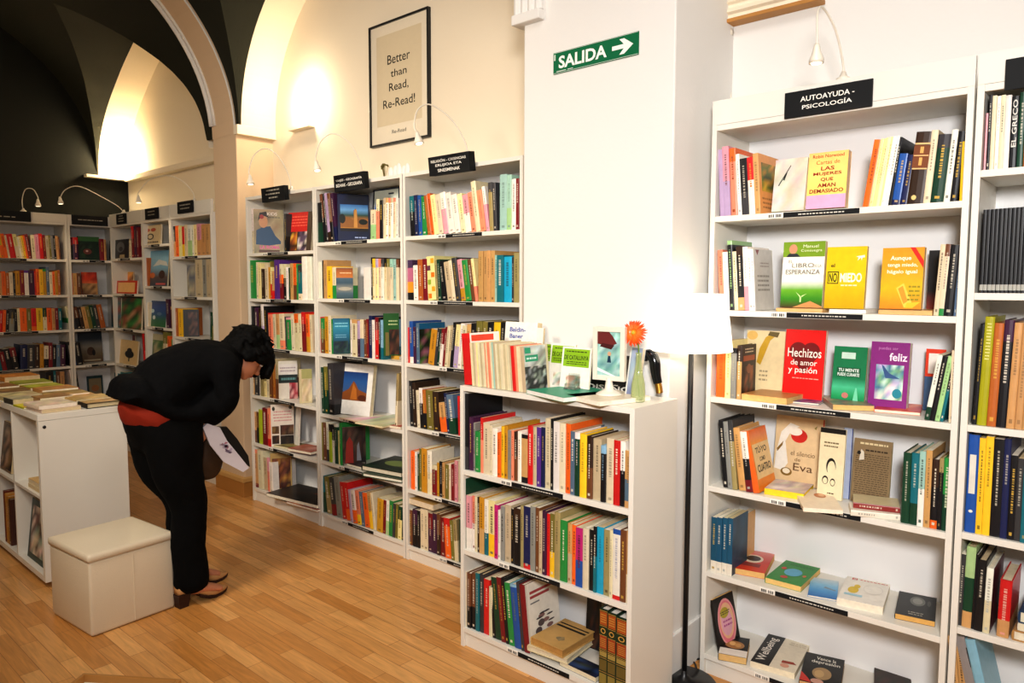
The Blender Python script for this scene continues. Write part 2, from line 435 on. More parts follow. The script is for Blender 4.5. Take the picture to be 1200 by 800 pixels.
    def flat(s, i, zoom, FL, FR, BL, t, col, label, cover=None, zoff=0.0, sf=False, hard=False, name='book', cat='book', sart=None, keep=True, pg=None, fix=(.02, .2)):
        ox, oy, sc = zoom; M = s.M; z = s.zs[i] + zoff + t
        if BL is None:
            v0, dp = fix; q = [Vector((along(ox + p[0] / sc, v0, z, M), v0, z)) for p in (FL, FR)]; q.append(q[0] + Vector((0, dp, 0)))
        else: q = [at(ox + p[0] / sc, oy + p[1] / sc, 'z', z, M) for p in (FL, FR, BL)]
        e = q[1] - q[0]; W = e.length; D = min((q[2] - q[0]).length, .3); yaw = math.atan2(e.y, e.x)
        B = M @ Matrix.Translation((q[0].x, q[0].y, z - t + .0005)) @ Matrix.Rotation(yaw, 4, 'Z')
        c = hx(col) if isinstance(col, str) else col
        return lay(B, W, D, t, c, label, cover, sf, hard, name, cat, sart, keep, pg)
def lay(B, W, D, t, c, label, cover=None, sf=False, hard=False, name='book', cat='book', sart=None, keep=True, pg=None, group=None):
    """book lying down; sf puts the spine to the front"""
    if sf:
        Q = Matrix(((0, 0, -1, W), (0, 1, 0, 0), (1, 0, 0, 0), (0, 0, 0, 1)))
        return add_book(t, W, D, B @ Q, [(0, 1, c)], label, group, 'flat', hard=hard, art=cover, mk=sart is None, name=name, cat=cat, sart=sart, keep=keep, pg=pg)
    Q = Matrix(((0, 1, 0, 0), (0, 0, 1, 0), (1, 0, 0, 0), (0, 0, 0, 1)))
    return add_book(t, D, W, B @ Q, [(0, 1, c)], label, group, 'flat', hard=hard, art=cover, mk=False, name=name, cat=cat, keep=keep, pg=pg)
def emit_books(limit=300):
    BOOKS.sort(key=lambda b: -b['area'])
    sc, sp = MB(), MB()
    for i, b in enumerate(BOOKS):
        if i < limit:
            cov, pag = MB(), MB(); b['G'] = None; geo(b, cov, pag)
            o = cov.build(b['name'], 'cover'); o.matrix_world = b['M']
            tag(o, b['label'], b['cat'], b['group'])
            p = pag.build('pages', 'pages'); p.parent = o
        else:
            b['G'] = b['M']; geo(b, sc, sp)
    if sc.v:
        n = len(sc.v); sc.v += sp.v; sc.f += [[k + n for k in f] for f in sp.f]; sc.c += sp.c
        o = sc.build('shelved_books', 'cover')
        tag(o, 'rows of small distant books filling the far shelves and the dim ends of rows', 'books', kind='stuff')
# ------------------------------------------------------------------ bookcases and what stands in them
def TX(x, y): return Matrix.Translation((x, y, 0))
def TE(x, y): return Matrix.Translation((x, y, 0)) @ Matrix.Rotation(PI / 2, 4, 'Z')
LOW = Case(TX(-2.04, -.457), 'short white bookcase', [.725, .403, .081], 1.04, .8)
R1 = Case(TX(-1.222, 0), 'bookcase beside the lamp', [1.70, 1.366, 1.05, .72, .397, .08], 2.0, .8)
R2 = Case(TX(-.416, 0), 'far right bookcase', [1.782, 1.435, 1.052, .732, .443, .08], 2.0, .8)
L1 = Case(TX(-4.512, 0), 'bookcase behind the woman', [1.655, 1.36, 1.045, .72, .397, .09], 2.0, .79, yaw=62)
L2 = Case(TX(-3.718, 0), 'middle wall bookcase', [1.697, 1.372, 1.05, .69, .405, .086], 2.0, .79, yaw=62)
L3 = Case(TX(-2.922, 0), 'bookcase left of pillar', [1.70, 1.375, 1.049, .717, .383, .078], 2.0, .81, yaw=62)
E1 = Case(TE(-6.85, -1.13), 'leftmost far bookcase', [1.655, 1.36, 1.068, .76, .43, .08], 1.94, .8)
E2 = Case(TE(-6.85, -.327), 'far corner bookcase', [1.655, 1.36, 1.068, .76, .43, .08], 1.94, .4)
CA = Case(TX(-6.85, 0), 'narrow bookcase by the far corner', [1.67, 1.37, 1.07, .76, .43, .08], 1.94, .68, fv=True)
CB = Case(TX(-6.165, 0), 'far bookcase with staggered shelves', [1.765, 1.437, 1.11, .775, .43, .08], 1.94, .51, fv=True)
CC = Case(TX(-5.65, 0), 'far bookcase beside the arch', [1.66, 1.36, 1.055, .76, .43, .08], 1.94, .66, yaw=62)
LOWTOP = Case(TX(-2.04, -.457), 'top of the short white bookcase', [1.06], 1.7, .8, ['top'])

# ---- short white bookcase
LOW.row(0, (538, 450, 5.714), 21, '62,66,bk,D20,2cg.3,h,n 90,225,du,D20,h 103,262,gy 140,322,gn 157,228,rd,2sa.6,D19 200,265,cr,D19 219,280,cr,D18 253,300,w,D17 279,328,or 300,285,yl 323,280,go,D19 345,312,gy 362,312,sa 385,322,db,2br.5 412,320,w 452,342,tn,2bk.12,3bk.92,n 490,285,rd,D16,h 517,290,be 545,292,pu 569,292,nb 609,235,cr,D18 628,235,bk,D19')
LOW.row(0, (640, 470, 5.714), 40, '85,140,w,D18 125,150,cr,D18 158,155,or,D19 188,205,sl,D18 222,212,dg,3w.9 268,222,yl,D16 305,238,db,2br.5 361,258,be,D18 394,300,bk,3lb.86 448,255,cr,D17 489,265,rd,s 523,272,bk,3w.55,D18 566,335,sl,2tn.12,3tn.5')
LOW.row(1, (538, 550, 5.714), 20, '47,62,dg,D22,h,n 82,180,pk,2w.4,D16 103,180,w,3sa.5 119,185,cr 135,190,db 166,190,go,2tn.45,D17 191,205,w,2tl.4 235,215,yl,3py.4,D18 258,240,mg,D18 275,275,w,s 300,250,gy 341,245,be,D18 358,268,bk 408,270,bk,3db.82,h 428,245,kh 473,255,nb,2rd.08,D18 506,252,gy,D18 530,260,br 552,285,be 580,280,du,D19 600,300,rd')
LOW.row(1, (640, 580, 5.714), 19, '51,130,yl,3ol.4,D17 90,120,kh,D18,h 136,175,gn,D15,s 165,195,tn,2be.5,D17 193,206,or,D16 241,225,mg,2bl.45,D18,s 281,226,cr,D17 312,238,bk 332,212,bk,2tl.55,D19 376,220,cy,D16,s 419,240,kh 441,236,cr 490,235,w,2rd.06,3bl.93,D17 531,240,br 561,242,cr,3tn.4')
LOW.row(2, (520, 640, 6.664), 127, '181,200,cr,D12 213,215,br,2bk.4,D18 247,218,br,2bk.4,D18 275,215,tl,D17 305,225,cg,D18,h 351,270,rd,D13 378,322,cr,D12,n')
LOW.row(2, (520, 640, 6.664), 379, '403,330,bk 447,262,dg 482,262,dr 507,268,bk 550,305,gn,D17 605,320,bl,D17,3lb.96 629,300,cg 673,322,dr,n,D19,h', lean=-6.5)
BOOKS[-1]['art'] = [('r', 0, 0, 1, 1, 'e9e4d8'), ('r', 0, 0, .05, 1, 'd6d0c2'), ('r', .12, .83, .8, .87, 'a8474a'), ('r', .12, .76, .72, .80, 'a8474a'), ('r', .12, .68, .4, .7, '777777')] + \
    [('e', .5 + .22 * math.cos(k * 1.9), .33 + .17 * math.sin(k * 2.3), .1, .012 + .02 * (k % 3), ['3c3638', '8a6a66', '5a5050'][k % 3]) for k in range(14)]
BOOKS[-1]['label'] = 'dark red book with white drawn cover leaning on the short bookcase bottom shelf'
Zb = (600, 660, 5.714)
LOW.flat(2, Zb, (318, 650), (560, 765), (420, 610), .018, '2b3c5e', 'blue and black softcover lying lowest on the short bookcase bottom shelf',
    [('g', 0, 0, 1, 1, 4, 4, ['1c2a48', '2c4a7a', '10141c', '3a4a3c'])])
LOW.flat(2, Zb, (105, 545), (372, 640), (330, 400), .022, 'd8cba8', 'cream book lying under the tan boxed volume in the short bookcase', zoff=.018, hard=True)
LOW.flat(2, Zb, (128, 490), (340, 582), (350, 365), .03, 'c39c5e', 'tan boxed volume with two black stripes lying on the short bookcase bottom shelf',
    [('r', .05, .68, .95, .74, '15130f'), ('r', .05, .80, .95, .84, '15130f'), ('e', .6, .3, .12, .06, '8a7a5a'), ('e', .63, .3, .05, .09, '9a8862')], zoff=.04, hard=True, pg=hx('b58a4e'))
LOW.face(2, Zb, 490, 585, 215, 420, .02, '1a1618', 'dark picture book standing at the back of the short bookcase bottom shelf',
    [('g', .02, .02, .98, .98, 5, 6, ['0e0c10', '17141c', '3a2018', '5a3a2a', '101014'])], tilt=3, v=.2)
for k, (a, b_) in enumerate(((585, 640), (640, 697), (697, 772))):
    u0 = along(600 + a / 5.714, .012, .081, LOW.M); u1 = along(600 + b_ / 5.714, .012, .081, LOW.M); t = (u1 - u0) * .97
    gold = 'c89848'
    sa = [('r', 0, 0, 1, 1, '17301f')] + [('r', .06, a0, .94, a1, c) for a0, a1, c in ((.80, .97, 'a4511f'), (.5, .66, '9c4020'), (.40, .46, 'a08a4a'), (.22, .36, '6a5a2c'), (.05, .18, '8a7a3c'))] + \
        [('r', .03, z, .97, z + .006, gold) for z in (.98, .785, .665, .49, .47, .38, .2, .04)] + [('l', .15, .52, .85, .64, 5, gold), ('l', .15, .83, .85, .95, 4, gold), ('e', .5, .73, .3, .035, gold), ('e', .5, .73, .2, .023, '17301f')]
    add_book(t, .275 - .004 * k, .2, LOW.M @ Matrix.Translation((u0, .012, .0815)), [(0, 1, hx('17301f'))],
        ['left', 'middle', 'right'][k] + ' of three tall green leather volumes with gilt spines in the short bookcase', 'gilt leather volumes', 'spine', hard=True, mk=False, sart=sa, pg=hx('e8e4dc'), keep=True)
# ---- on top of the short bookcase
Zt = (535, 370, 7.27)
u0 = along(535 + 62 / 7.27, .02, 1.06, LOW.M)
LOWTOP.row(0, Zt, 62, '132,150,rd,3rd.9,D17,s,n', lean=-5, v=.02)
BOOKS[-1]['art'] = [('r', 0, 0, 1, 1, 'f0ebe0'), ('r', .05, .84, .8, .96, 'e0431f'), ('l', .3, .72, .75, .78, 1, '555555')]
BOOKS[-1]['label'] = 'red and white booklet, tallest and leftmost of the leaning booklets on the short bookcase'
LOWTOP.row(0, Zt, 133, '148,232,cr,n 165,232,be,n 180,230,cr,n 196,230,py,n 212,232,cr,n 228,232,be,n 250,232,cr,n 262,232,sa,n 277,230,cr,n 300,228,sa,n 312,228,cr,n 328,226,pt,n 346,226,be,n 362,240,cr,n 380,240,be,n 396,240,cr,n 412,242,cr,n 430,244,be,n 446,246,cr,n 462,250,cr,n 480,252,be,n 505,258,rd,n 526,258,sa,n 542,262,cr,n 560,262,cr,n 590,265,be,n', lean=-5, v=.02, dep=(.15, .16))
for b in BOOKS[-26:]:
    b['name'] = 'booklet'; b['cat'] = 'booklet'; b['hard'] = False; b['group'] = 'worn booklets leaning on the short bookcase'
    b['label'] = b['label'].replace('book,', 'booklet,').replace('on top shelf of top of the short white bookcase', 'in the leaning row atop the short bookcase')
BOOKS[-1]['d'] = .125
BOOKS[-1]['label'] = 'rightmost leaning booklet with green title and grey photo cover atop the short bookcase'
BOOKS[-1]['art'] = [('r', 0, 0, 1, 1, 'c9c9c0'), ('g', 0, 0, 1, .55, 9, 8, ['2c2e2c', '8a8c86', 'c4c4bc', '3c3e3a']), ('g', 0, .55, 1, 1, 5, 4, ['a8aaa2', 'c8c8c0', 'd8d8d0', '8e9088']), ('r', .04, .84, .3, .97, '2e9a74'), ('r', .04, .66, .62, .8, '2e9a74'), ('l', .08, .68, .58, .78, 1, 'd8e8e0')]
LOWTOP.face(0, Zt, 385, 655, 62, 330, .03, 'f0ece2', 'white paperback with blue title standing behind the leaning booklets',
    [('t', 'Baldin-', .4, .87, .5, .08, '2a4aa0', .02), ('t', 'Baner', .37, .76, .42, .075, '2a4aa0', .02)], tilt=6, v=.235, lim=False)
LOWTOP.face(0, Zt, 658, 712, 108, 400, .012, 'efe8da', 'white booklet with red and orange square behind the grey photo booklet',
    [('r', .05, .38, .8, .52, 'd8321c'), ('r', .05, .24, .8, .38, 'f0a028')], tilt=5, v=.2, lim=False, name='booklet', cat='booklet')
Zg = (530, 340, 3.079)
GL = [('r', .06, .56, .94, .96, '8fb81e'), ('l', .14, .87, .86, .93, 1, '3a4a10'), ('t', 'DE CATALUNYA', .5, .765, .82, .1, '2c3a0c', .02), ('l', .14, .6, .86, .69, 2, '3a4a10'), ('g', .2, .06, .7, .36, 4, 4, ['e8e4da', 'c8d0c8', 'd0a890', '8a9a90'])]
for k, (a, b_, y0, v0) in enumerate(((322, 388, 192, .236), (343, 432, 196, .19), (385, 490, 208, .15))):
    LOWTOP.face(0, Zg, a, b_, y0, 336 + 4 * k, .008, 'ece8de', ['leftmost, half hidden', 'middle', 'rightmost, fully visible'][k] + ' white booklet with lime green title label on the short bookcase', GL, tilt=8, v=v0, lim=False, name='booklet', cat='booklet')
LOWTOP.flat(0, Zg, (268, 358), (402, 388), (385, 332), .016, '2a9a78', 'teal green book lying on top of the short bookcase', [('l', .1, .7, .8, .9, 2, '1c7a5c')], pg=hx('eeeae2'))
LOWTOP.flat(0, Zg, (412, 376), (532, 402), (545, 352), .016, 'e6d8c0', 'cream book lying under the picture frame on the short bookcase', pg=hx('efe6d4'))
LOWTOP.face(0, Zg, 478, 650, 235, 350, .012, '151516', 'black book with large white title leaning behind the picture frame',
    [('t', 'DISEÑO', .5, .13, .92, .17, 'f2f0ea', .03), ('g', .3, .4, .9, .9, 4, 4, ['151516', '2a2420', '4a3a30'])], tilt=9, v=.225, lim=False)
LOWTOP.face(0, (650, 360, 6.667), 545, 640, 330, 640, .02, '9aa8b8', 'grey blue book leaning behind the flower bottle', [('r', 0, 0, .12, 1, 'e8e4da'), ('g', .15, .05, .95, .95, 3, 4, ['8a98ac', 'a8b4c4', '7886a0'])], tilt=12, v=.16, lim=False)

# ---- bookcase beside the lamp
Z1 = (835, 150, 7.27)
R1.row(0, Z1, 58, '98,178,li,D20,n 154,150,li,3pk.5,D20 209,165,sa,3or.8,D20', lean=-3.5)
R1.row(0, Z1, 212, '246,215,w,D18 308,250,bk,2cg.4,D17 362,240,w,3rd.6,D16 408,208,tn,D18,s', lean=-4.5)
BOOKS[-1]['art'] = [('r', 0, 0, 1, 1, 'eda65e'), ('g', .12, .38, .85, .86, 5, 6, ['c08a18', 'd8a828', '6a7a20', '3a4a18', 'e0b040']), ('l', .1, .08, .7, .3, 3, 'b87838')]
BOOKS[-1]['label'] = 'orange paperback with tree picture cover facing right on the lamp bookcase top shelf'
R1.face(0, Z1, 500, 775, 265, 705, .012, 'cfc9bd', 'pale grey paperback with black pen stroke on its cover, lamp bookcase top shelf',
    [('g', 0, 0, 1, 1, 4, 5, ['cdc7ba', 'd6cdbf', 'c9c6bd', 'd8c4b4']), ('p', [(.14, .5), (.17, .49), (.5, .86), (.49, .88)], '2a2622'), ('p', [(.28, .6), (.33, .59), (.4, .74), (.38, .75)], '111111')], tilt=9)
R1.face(0, (600, 0, 2), 688, 780, 358, 486, .03, 'edc46a', 'yellow and pink paperback with red lettering standing on the lamp bookcase top shelf',
    [('v', 0, .24, 1, 1, ['f0d070', 'f2cc78', 'eeb870']), ('r', 0, 0, 1, .24, 'f0a8c8'), ('t', 'Robin Norwood', .5, .93, .8, .06, '8a2c18', .015), ('t', 'Cartas de', .5, .82, .6, .07, '9a4a1c'),
     ('t', 'LAS', .5, .71, .34, .07, '8a2418', .02), ('t', 'MUJERES', .5, .61, .72, .07, '8a2418', .02), ('t', 'QUE', .5, .51, .32, .07, '8a2418', .02), ('t', 'AMAN', .5, .41, .46, .07, '8a2418', .02), ('t', 'DEMASIADO', .5, .31, .86, .07, '8a2418', .02)], tilt=6)
Z2 = (990, 140, 7.27)
R1.row(0, Z2, 148, '208,175,or,D14 232,172,py,D14 250,172,py,D14 270,165,py,D15 290,160,cr,D15 310,158,py,D15 330,155,w,D15 366,150,w,D17', lean=7.5)
R1.row(0, Z2, 372, '396,160,bk,D22,h 466,290,bl,2nb.1,D15 522,300,nb,D16', lean=6.5)
R1.row(0, Z2, 524, '664,100,db,2db.48,D18,h,n', lean=5)
BOOKS[-1]['sart'] = [('r', .04, .82, .96, .845, 'e0b880'), ('r', .04, .66, .96, .675, 'e0b880'), ('r', .04, .475, .96, .495, 'e0b880'), ('r', 0, .5, 1, .81, '7a4424'), ('r', .04, .66, .96, .675, 'e0b880'), ('r', .4, .7, .62, .79, 'd8a860'), ('r', .4, .53, .6, .64, 'd8a860'), ('e', .4, .08, .16, .035, 'd8c080')]
BOOKS[-1]['label'] = 'thick brown leather volume with gilt bands on the lamp bookcase top shelf'
R1.row(0, Z2, 666, '727,95,cr,D16 838,125,dg,3cg.8,D17,h 893,90,w,D19 955,100,bk,D17', lean=4)
R1.row(0, Z2, 972, '1035,185,yl,D15')
Z3 = (835, 270, 8)
R1.row(1, Z3, 62, '111,180,sa 160,200,w 205,92,bk,3lg.94,D17 240,195,cr', lean=-4)
R1.row(1, Z3, 241, '301,145,bk,2tn.2,3db.85 346,150,w,2pk.38 378,170,w 402,172,w,D16', lean=-4)
BOOKS[-1]['art'] = [('r', 0, 0, 1, 1, 'd2cec6'), ('p', [(.1, .99), (.3, .99), (.2, .9)], '8a4a4a'), ('l', .15, .3, .8, .6, 4, '9a948a'), ('l', .3, .7, .8, .8, 2, 'a89a92')]
BOOKS[-1]['label'] = 'grey white paperback with small dark triangle on cover, lamp bookcase second shelf'
R1.flat(1, Z3, (598, 684), (1030, 690), None, .012, 'd9a765', 'tan paperback lying beneath the green landscape cover on the lamp bookcase', pg=hx('d8b078'))
R1.face(1, Z3, 632, 1022, 112, 672, .022, 'eae6da', 'white and green paperback with seedling cover on the lamp bookcase second shelf',
    [('v', 0, 0, 1, .4, ['4a3a20', '3a8a1c', '6aa828', 'e6e4da']), ('p', [(.3, .0), (.72, .1), (1, .02), (1, 0)], 'c89058'), ('p', [(.47, .08), (.5, .08), (.51, .18), (.63, .21), (.5, .15), (.49, .17), (.36, .24), (.46, .16)], 'c4dc9a'),
     ('r', 0, .77, 1, 1, '7a9a24'), ('e', .24, .89, .1, .075, 'c89070'), ('p', [(.08, .77), (.14, .82), (.34, .82), (.42, .77)], '2c3038'), ('t', 'Manuel', .66, .93, .36, .05, 'e6e8c8'), ('t', 'Consuegra', .68, .86, .5, .05, 'e6e8c8'),
     ('t', 'EL', .2, .7, .1, .045, '8a8478'), ('t', 'LIBRO', .5, .64, .52, .065, '6a6458'), ('t', 'DE LA', .84, .63, .2, .04, '8a8478'), ('t', 'ESPERANZA', .5, .54, .82, .07, '6a6458')], tilt=5, zoff=.0125)
R1.flat(1, (985, 275, 8), (-105, 664), (240, 668), None, .012, 'e8e2d6', 'white book lying beneath the yellow fear book on the lamp bookcase', pg=hx('efeadf'))
R1.face(1, (835, 270, 8), 1042, 1415, 158, 682, .016, 'e0b80e', 'yellow paperback reading no miedo standing on the lamp bookcase second shelf',
    [('v', 0, 0, 1, 1, ['c8a008', 'e6c212', 'e2bc10']), ('t', 'el', .17, .7, .1, .06, '3a3208', .02), ('r', .05, .4, .33, .6, '2a2608'), ('r', .07, .415, .31, .585, 'd8c41a'), ('t', 'NO', .19, .5, .2, .15, '2a2608', .02), ('t', 'MIEDO', .64, .5, .54, .15, 'f6efd8', .03), ('l', .36, .35, .8, .4, 1, 'efe6b8'), ('p', [(.74, .84), (.95, .86), (.96, .82), (.9, .82), (.88, .77), (.86, .82), (.78, .77), (.8, .82)], 'f2ecd0')], tilt=5, zoff=.0125)
R1.flat(1, (985, 275, 8), (358, 672), (862, 662), None, .014, 'd9a765', 'tan paperback lying beneath the orange banana cover on the lamp bookcase', pg=hx('d8b078'))
R1.face(1, (985, 275, 8), 362, 752, 128, 656, .022, 'e8a81c', 'orange yellow paperback with red corner ribbon standing on the lamp bookcase second shelf',
    [('v', 0, 0, 1, 1, ['e08a20', 'd8b41a', 'e2a020', 'e8961e']), ('p', [(.66, 1), (.78, 1), (1, .78), (1, .66)], 'd02418'), ('t', 'Aunque', .45, .82, .5, .09, 'f8f0d8', .02), ('t', 'tenga miedo,', .5, .71, .72, .08, 'f8f0d8', .015), ('t', 'hágalo igual', .5, .6, .72, .08, 'f8f0d8', .015),
     ('p', [(.38, .34), (.56, .42), (.78, .1), (.6, .02)], 'ecc850'), ('p', [(.43, .33), (.54, .38), (.68, .13), (.58, .08)], 'd89830'), ('p', [(.66, .1), (.98, .12), (.8, .02), (.62, .02)], 'e2c030'), ('l', .66, .12, .95, .4, 4, '9a8a18')], tilt=5, zoff=.0145)
R1.face(1, (985, 275, 8), 800, 905, 150, 610, .01, '1a1718', 'black paperback with red hand at its foot behind the tan spines, lamp bookcase second shelf',
    [('v', 0, 0, 1, .35, ['a0402c', '7a3028', '1a1718'])], tilt=3, v=.2)
R1.row(1, (985, 275, 8), 866, '915,90,cr,D15 962,88,cr,2gn.1,3br.83,D15 1052,95,bk,D17', lean=3)
R1.row(1, (985, 275, 8), 1056, '1082,80,sl,D18 1126,85,cr,D15', lean=2)
Z5 = (835, 375, 7.27)
R1.row(2, Z5, 22, '100,185,or,D14 146,175,py,D14 195,240,gy,3bk.9,D14 236,218,tn,3db.7,D12')
BOOKS[-1]['art'] = [('r', 0, 0, 1, 1, '2a1812'), ('r', .1, .7, .9, .8, 'a04a20'), ('l', .2, .84, .8, .95, 2, 'd8c8a8'), ('g', .2, .02, .8, .6, 4, 5, ['4a2a1c', '7a4428', '9a5c34', '2a1812']), ('e', .5, .55, .16, .09, '8a5438')]
BOOKS[-1]['label'] = 'dark paperback with robed figure cover on the lamp bookcase third shelf'
R1.face(2, Z5, 262, 590, 95, 600, .012, 'e2d0a4', 'tall cream book with yellow figure standing behind the tan flat book, lamp bookcase',
    [('p', [(.3, .5), (.4, .46), (.62, .85), (.8, .95), (.72, .98), (.5, .9), (.36, .72)], 'c8a030'), ('p', [(.55, .93), (.8, .9), (.85, .98), (.6, .99)], '6a5a30'), ('e', .15, .92, .14, .07, 'e0b868'), ('l', .35, .2, .6, .4, 3, 'a89878')], tilt=5, v=.17)
R1.face(2, Z5, 588, 928, 90, 655, .018, 'dc1512', 'red paperback with dark heart and white script title on the lamp bookcase third shelf',
    [('e', .34, .69, .22, .13, '7a0c10'), ('e', .66, .69, .22, .13, '7a0c10'), ('p', [(.13, .65), (.5, .36), (.87, .65), (.6, .74), (.4, .74)], '7a0c10'),
     ('t', 'Hechizos', .5, .67, .84, .13, 'f6ece0', .01), ('t', 'de amor', .5, .53, .66, .08, 'f6ece0', .01), ('t', 'y pasión', .48, .41, .72, .11, 'f6ece0', .01), ('l', .22, .29, .9, .32, 1, 'e0a898')], tilt=6, v=.14)
R1.flat(2, Z5, (248, 625), (632, 668), (450, 565), .022, 'b5834a', 'tan paperback lying left on the lamp bookcase third shelf', pg=hx('dcb474'))
R1.flat(2, Z5, (640, 688), (905, 712), (780, 640), .006, '46508a', 'blue and purple booklet lying before the red heart book', [('g', 0, 0, 1, 1, 5, 4, ['3a4488', '7a4a88', 'b0a8b8', '2a3060'])], name='booklet', cat='booklet')
Z6 = (975, 390, 7.27)
R1.face(2, Z6, -14, 268, 125, 575, .014, '0e7a4c', 'green paperback with white title standing on the lamp bookcase third shelf',
    [('v', 0, 0, 1, .45, ['0a6a44', '1c9a5c', '4ab88a', '0e7a4c']), ('r', .24, .79, .66, .9, 'c4dccf'), ('r', .12, .48, .84, .64, '0a5a3a'), ('t', 'TU MENTE', .48, .595, .62, .055, 'e8f0e8', .02), ('t', 'PUEDE CURARTE', .48, .52, .66, .055, 'e8f0e8', .02), ('p', [(.66, .08), (.82, .08), (.76, .3), (.72, .3)], '7ad0a8'), ('e', .42, .16, .1, .05, 'c07a70')], tilt=7, v=.13)
R1.face(2, Z6, 300, 628, 90, 600, .03, '8a2a80', 'purple paperback with dolphin picture reading feliz on the lamp bookcase third shelf',
    [('t', 'puedes ser', .45, .9, .5, .06, 'c888c0'), ('t', 'feliz', .72, .78, .46, .12, 'f4e4f0', .02), ('g', .16, .14, .88, .66, 6, 6, ['8ac0c0', 'd8e4d8', '4a7a9a', 'b8a8c8', '7ab088', 'e8d8d0']), ('p', [(.3, .66), (.42, .46), (.8, .46), (.5, .54), (.36, .64)], '3a5a8a'), ('e', .74, .24, .12, .07, '2a8a9a')], tilt=6, v=.12)
R1.flat(2, Z6, (8, 610), (362, 622), (130, 545), .018, '8a7a68', 'grey tan paperback lying before the green and purple covers, lamp bookcase', [('g', 0, 0, 1, 1, 4, 4, ['9a8a70', '6a6a60', 'b49a78', '7a6a70'])], pg=hx('dcb474'))
R1.flat(2, Z6, (360, 648), (752, 680), (470, 590), .01, 'd8482c', 'red orange booklet lying before the purple cover on the lamp bookcase', [('g', 0, 0, 1, 1, 4, 3, ['e05030', 'd03a2a', 'e88a60', 'd8485a'])], name='booklet', cat='booklet')
R1.face(2, Z6, 772, 940, 142, 605, .008, 'e8e0d4', 'white booklet with red frame and blue foot behind leaning spines, lamp bookcase',
    [('r', 0, .55, 1, 1, 'e0401c'), ('r', .15, .6, .9, .93, 'f0e8dc'), ('r', 0, 0, 1, .55, '4a6a90')], tilt=4, v=.2, name='booklet', cat='booklet')
R1.row(2, Z6, 785, '828,182,w,2dg.2,D14 873,192,bk,D15 917,192,lg,D15 945,200,bk,2tl.5,D15', lean=8)
R1.row(2, Z6, 990, '1046,150,cr,D15')
Z7 = (830, 480, 6.667)
R1.row(3, Z7, 112, '152,88,bk,D18,h 188,100,gy,D18 226,90,kh,3cg.7,D19', lean=-6)
R1.row(3, Z7, 236, '291,150,tn,D17 346,180,bk,2dr.2,3w.55,D16', lean=-8)
R1.row(3, Z7, 348, '398,180,or,D15,s,n,L13')
BOOKS[-1]['art'] = [('r', 0, 0, 1, 1, 'e88a2c'), ('r', .06, .2, 1, .78, 'e8c890'), ('v', 0, .76, 1, 1, ['f0a040', 'e88a50', 'e86a20']), ('t', 'TÚ·YO', .5, .66, .62, .12, '2a2018', .02), ('t', 'COMO', .5, .5, .3, .07, '4a3a28', .02), ('t', 'CUATRO', .52, .36, .74, .12, '2a2018', .02)]
BOOKS[-1]['label'] = 'orange paperback with black capitals leaning left on the lamp bookcase fourth shelf'
R1.face(3, Z7, 512, 885, 62, 560, .014, 'e0c49a', 'large tan picture book with red fruit and script title on the lamp bookcase',
    [('p', [(.02, .2), (.04, .45), (.12, .75), (.3, .9), (.5, .86), (.34, .8), (.22, .62), (.3, .3), (.2, .18)], 'efe8dc'), ('e', .5, .72, .17, .1, 'cc2a24'), ('e', .42, .78, .14, .06, 'f0e6d8'), ('p', [(.06, .45), (.16, .55), (.18, .62), (.05, .5)], '8a6a30'), ('e', .28, .17, .12, .06, '8a6a30'), ('e', .28, .18, .08, .04, 'e8dcc4'),
     ('t', 'el silencio', .6, .46, .5, .07, '8a6a48'), ('t', 'de', .5, .37, .12, .05, '8a6a48'), ('t', 'Eva', .62, .26, .4, .11, '6a4a30'), ('p', [(.8, .86), (.86, .9), (.84, .84)], '8a7a30'), ('r', .975, 0, 1, 1, 'c0342c')], tilt=6)
R1.face(3, (970, 500, 6.667), 98, 168, 15, 480, .012, 'aab4cc', 'pale blue book standing behind the cream line drawing cover, lamp bookcase', [('r', .9, 0, 1, 1, '2a3a78')], tilt=4, v=.16)
R1.face(3, (970, 500, 6.667), -88, 108, 20, 488, .012, 'e6d8b4', 'cream paperback with line drawn faces standing on the lamp bookcase fourth shelf',
    [('r', 0, .93, 1, 1, '15120f'), ('l', .15, .72, .75, .82, 2, '7a6a4a'), ('e', .5, .46, .19, .12, '1c1814'), ('e', .52, .43, .16, .11, 'e6d8b4'), ('e', .3, .26, .12, .06, '1c1814'), ('e', .3, .25, .09, .045, 'e6d8b4'), ('e', .6, .24, .1, .055, '1c1814'), ('e', .6, .235, .08, .04, 'e6d8b4'), ('l', .4, .06, .7, .1, 1, '4a3a2a')], tilt=5, v=.12)
R1.face(3, (970, 500, 6.667), 175, 470, 112, 545, .014, '8c7656', 'brown paperback covered in handwriting standing on the lamp bookcase fourth shelf',
    [('l', .05, .03, .95, .78, 22, '5c4a34'), ('l', .15, .9, .9, .97, 1, 'd8c8a0'), ('l', .3, .8, .9, .86, 1, '3a2a1a'), ('p', [(.16, .66), (.3, .68), (.28, .8), (.2, .84)], 'd8d0c0'), ('e', .15, .78, .05, .03, '1a1614')], tilt=6, v=.15)
R1.flat(3, Z7, (440, 612), (748, 660), (530, 540), .022, 'ecc83a', 'yellow edged paperback lying before the script title book, lamp bookcase', [('g', 0, 0, 1, 1, 6, 4, ['d8c8b8', 'c8b4b0', 'e6d8c8', 'b8a8b0'])], pg=hx('f0cc34'))
R1.flat(3, (970, 500, 6.667), (-190, 630), (122, 652), (-60, 500), .014, 'e6d6be', 'cream paperback with small red emblem lying on the lamp bookcase fourth shelf', [('e', .62, .66, .16, .12, 'b8744a'), ('e', .66, .68, .08, .07, 'd8a880')], pg=hx('efe4cf'))
R1.flat(3, (970, 500, 6.667), (180, 650), (568, 690), (225, 595), .018, 'e4dccb', 'white edged book lowest of the flat pair beside the handwriting cover', sf=True)
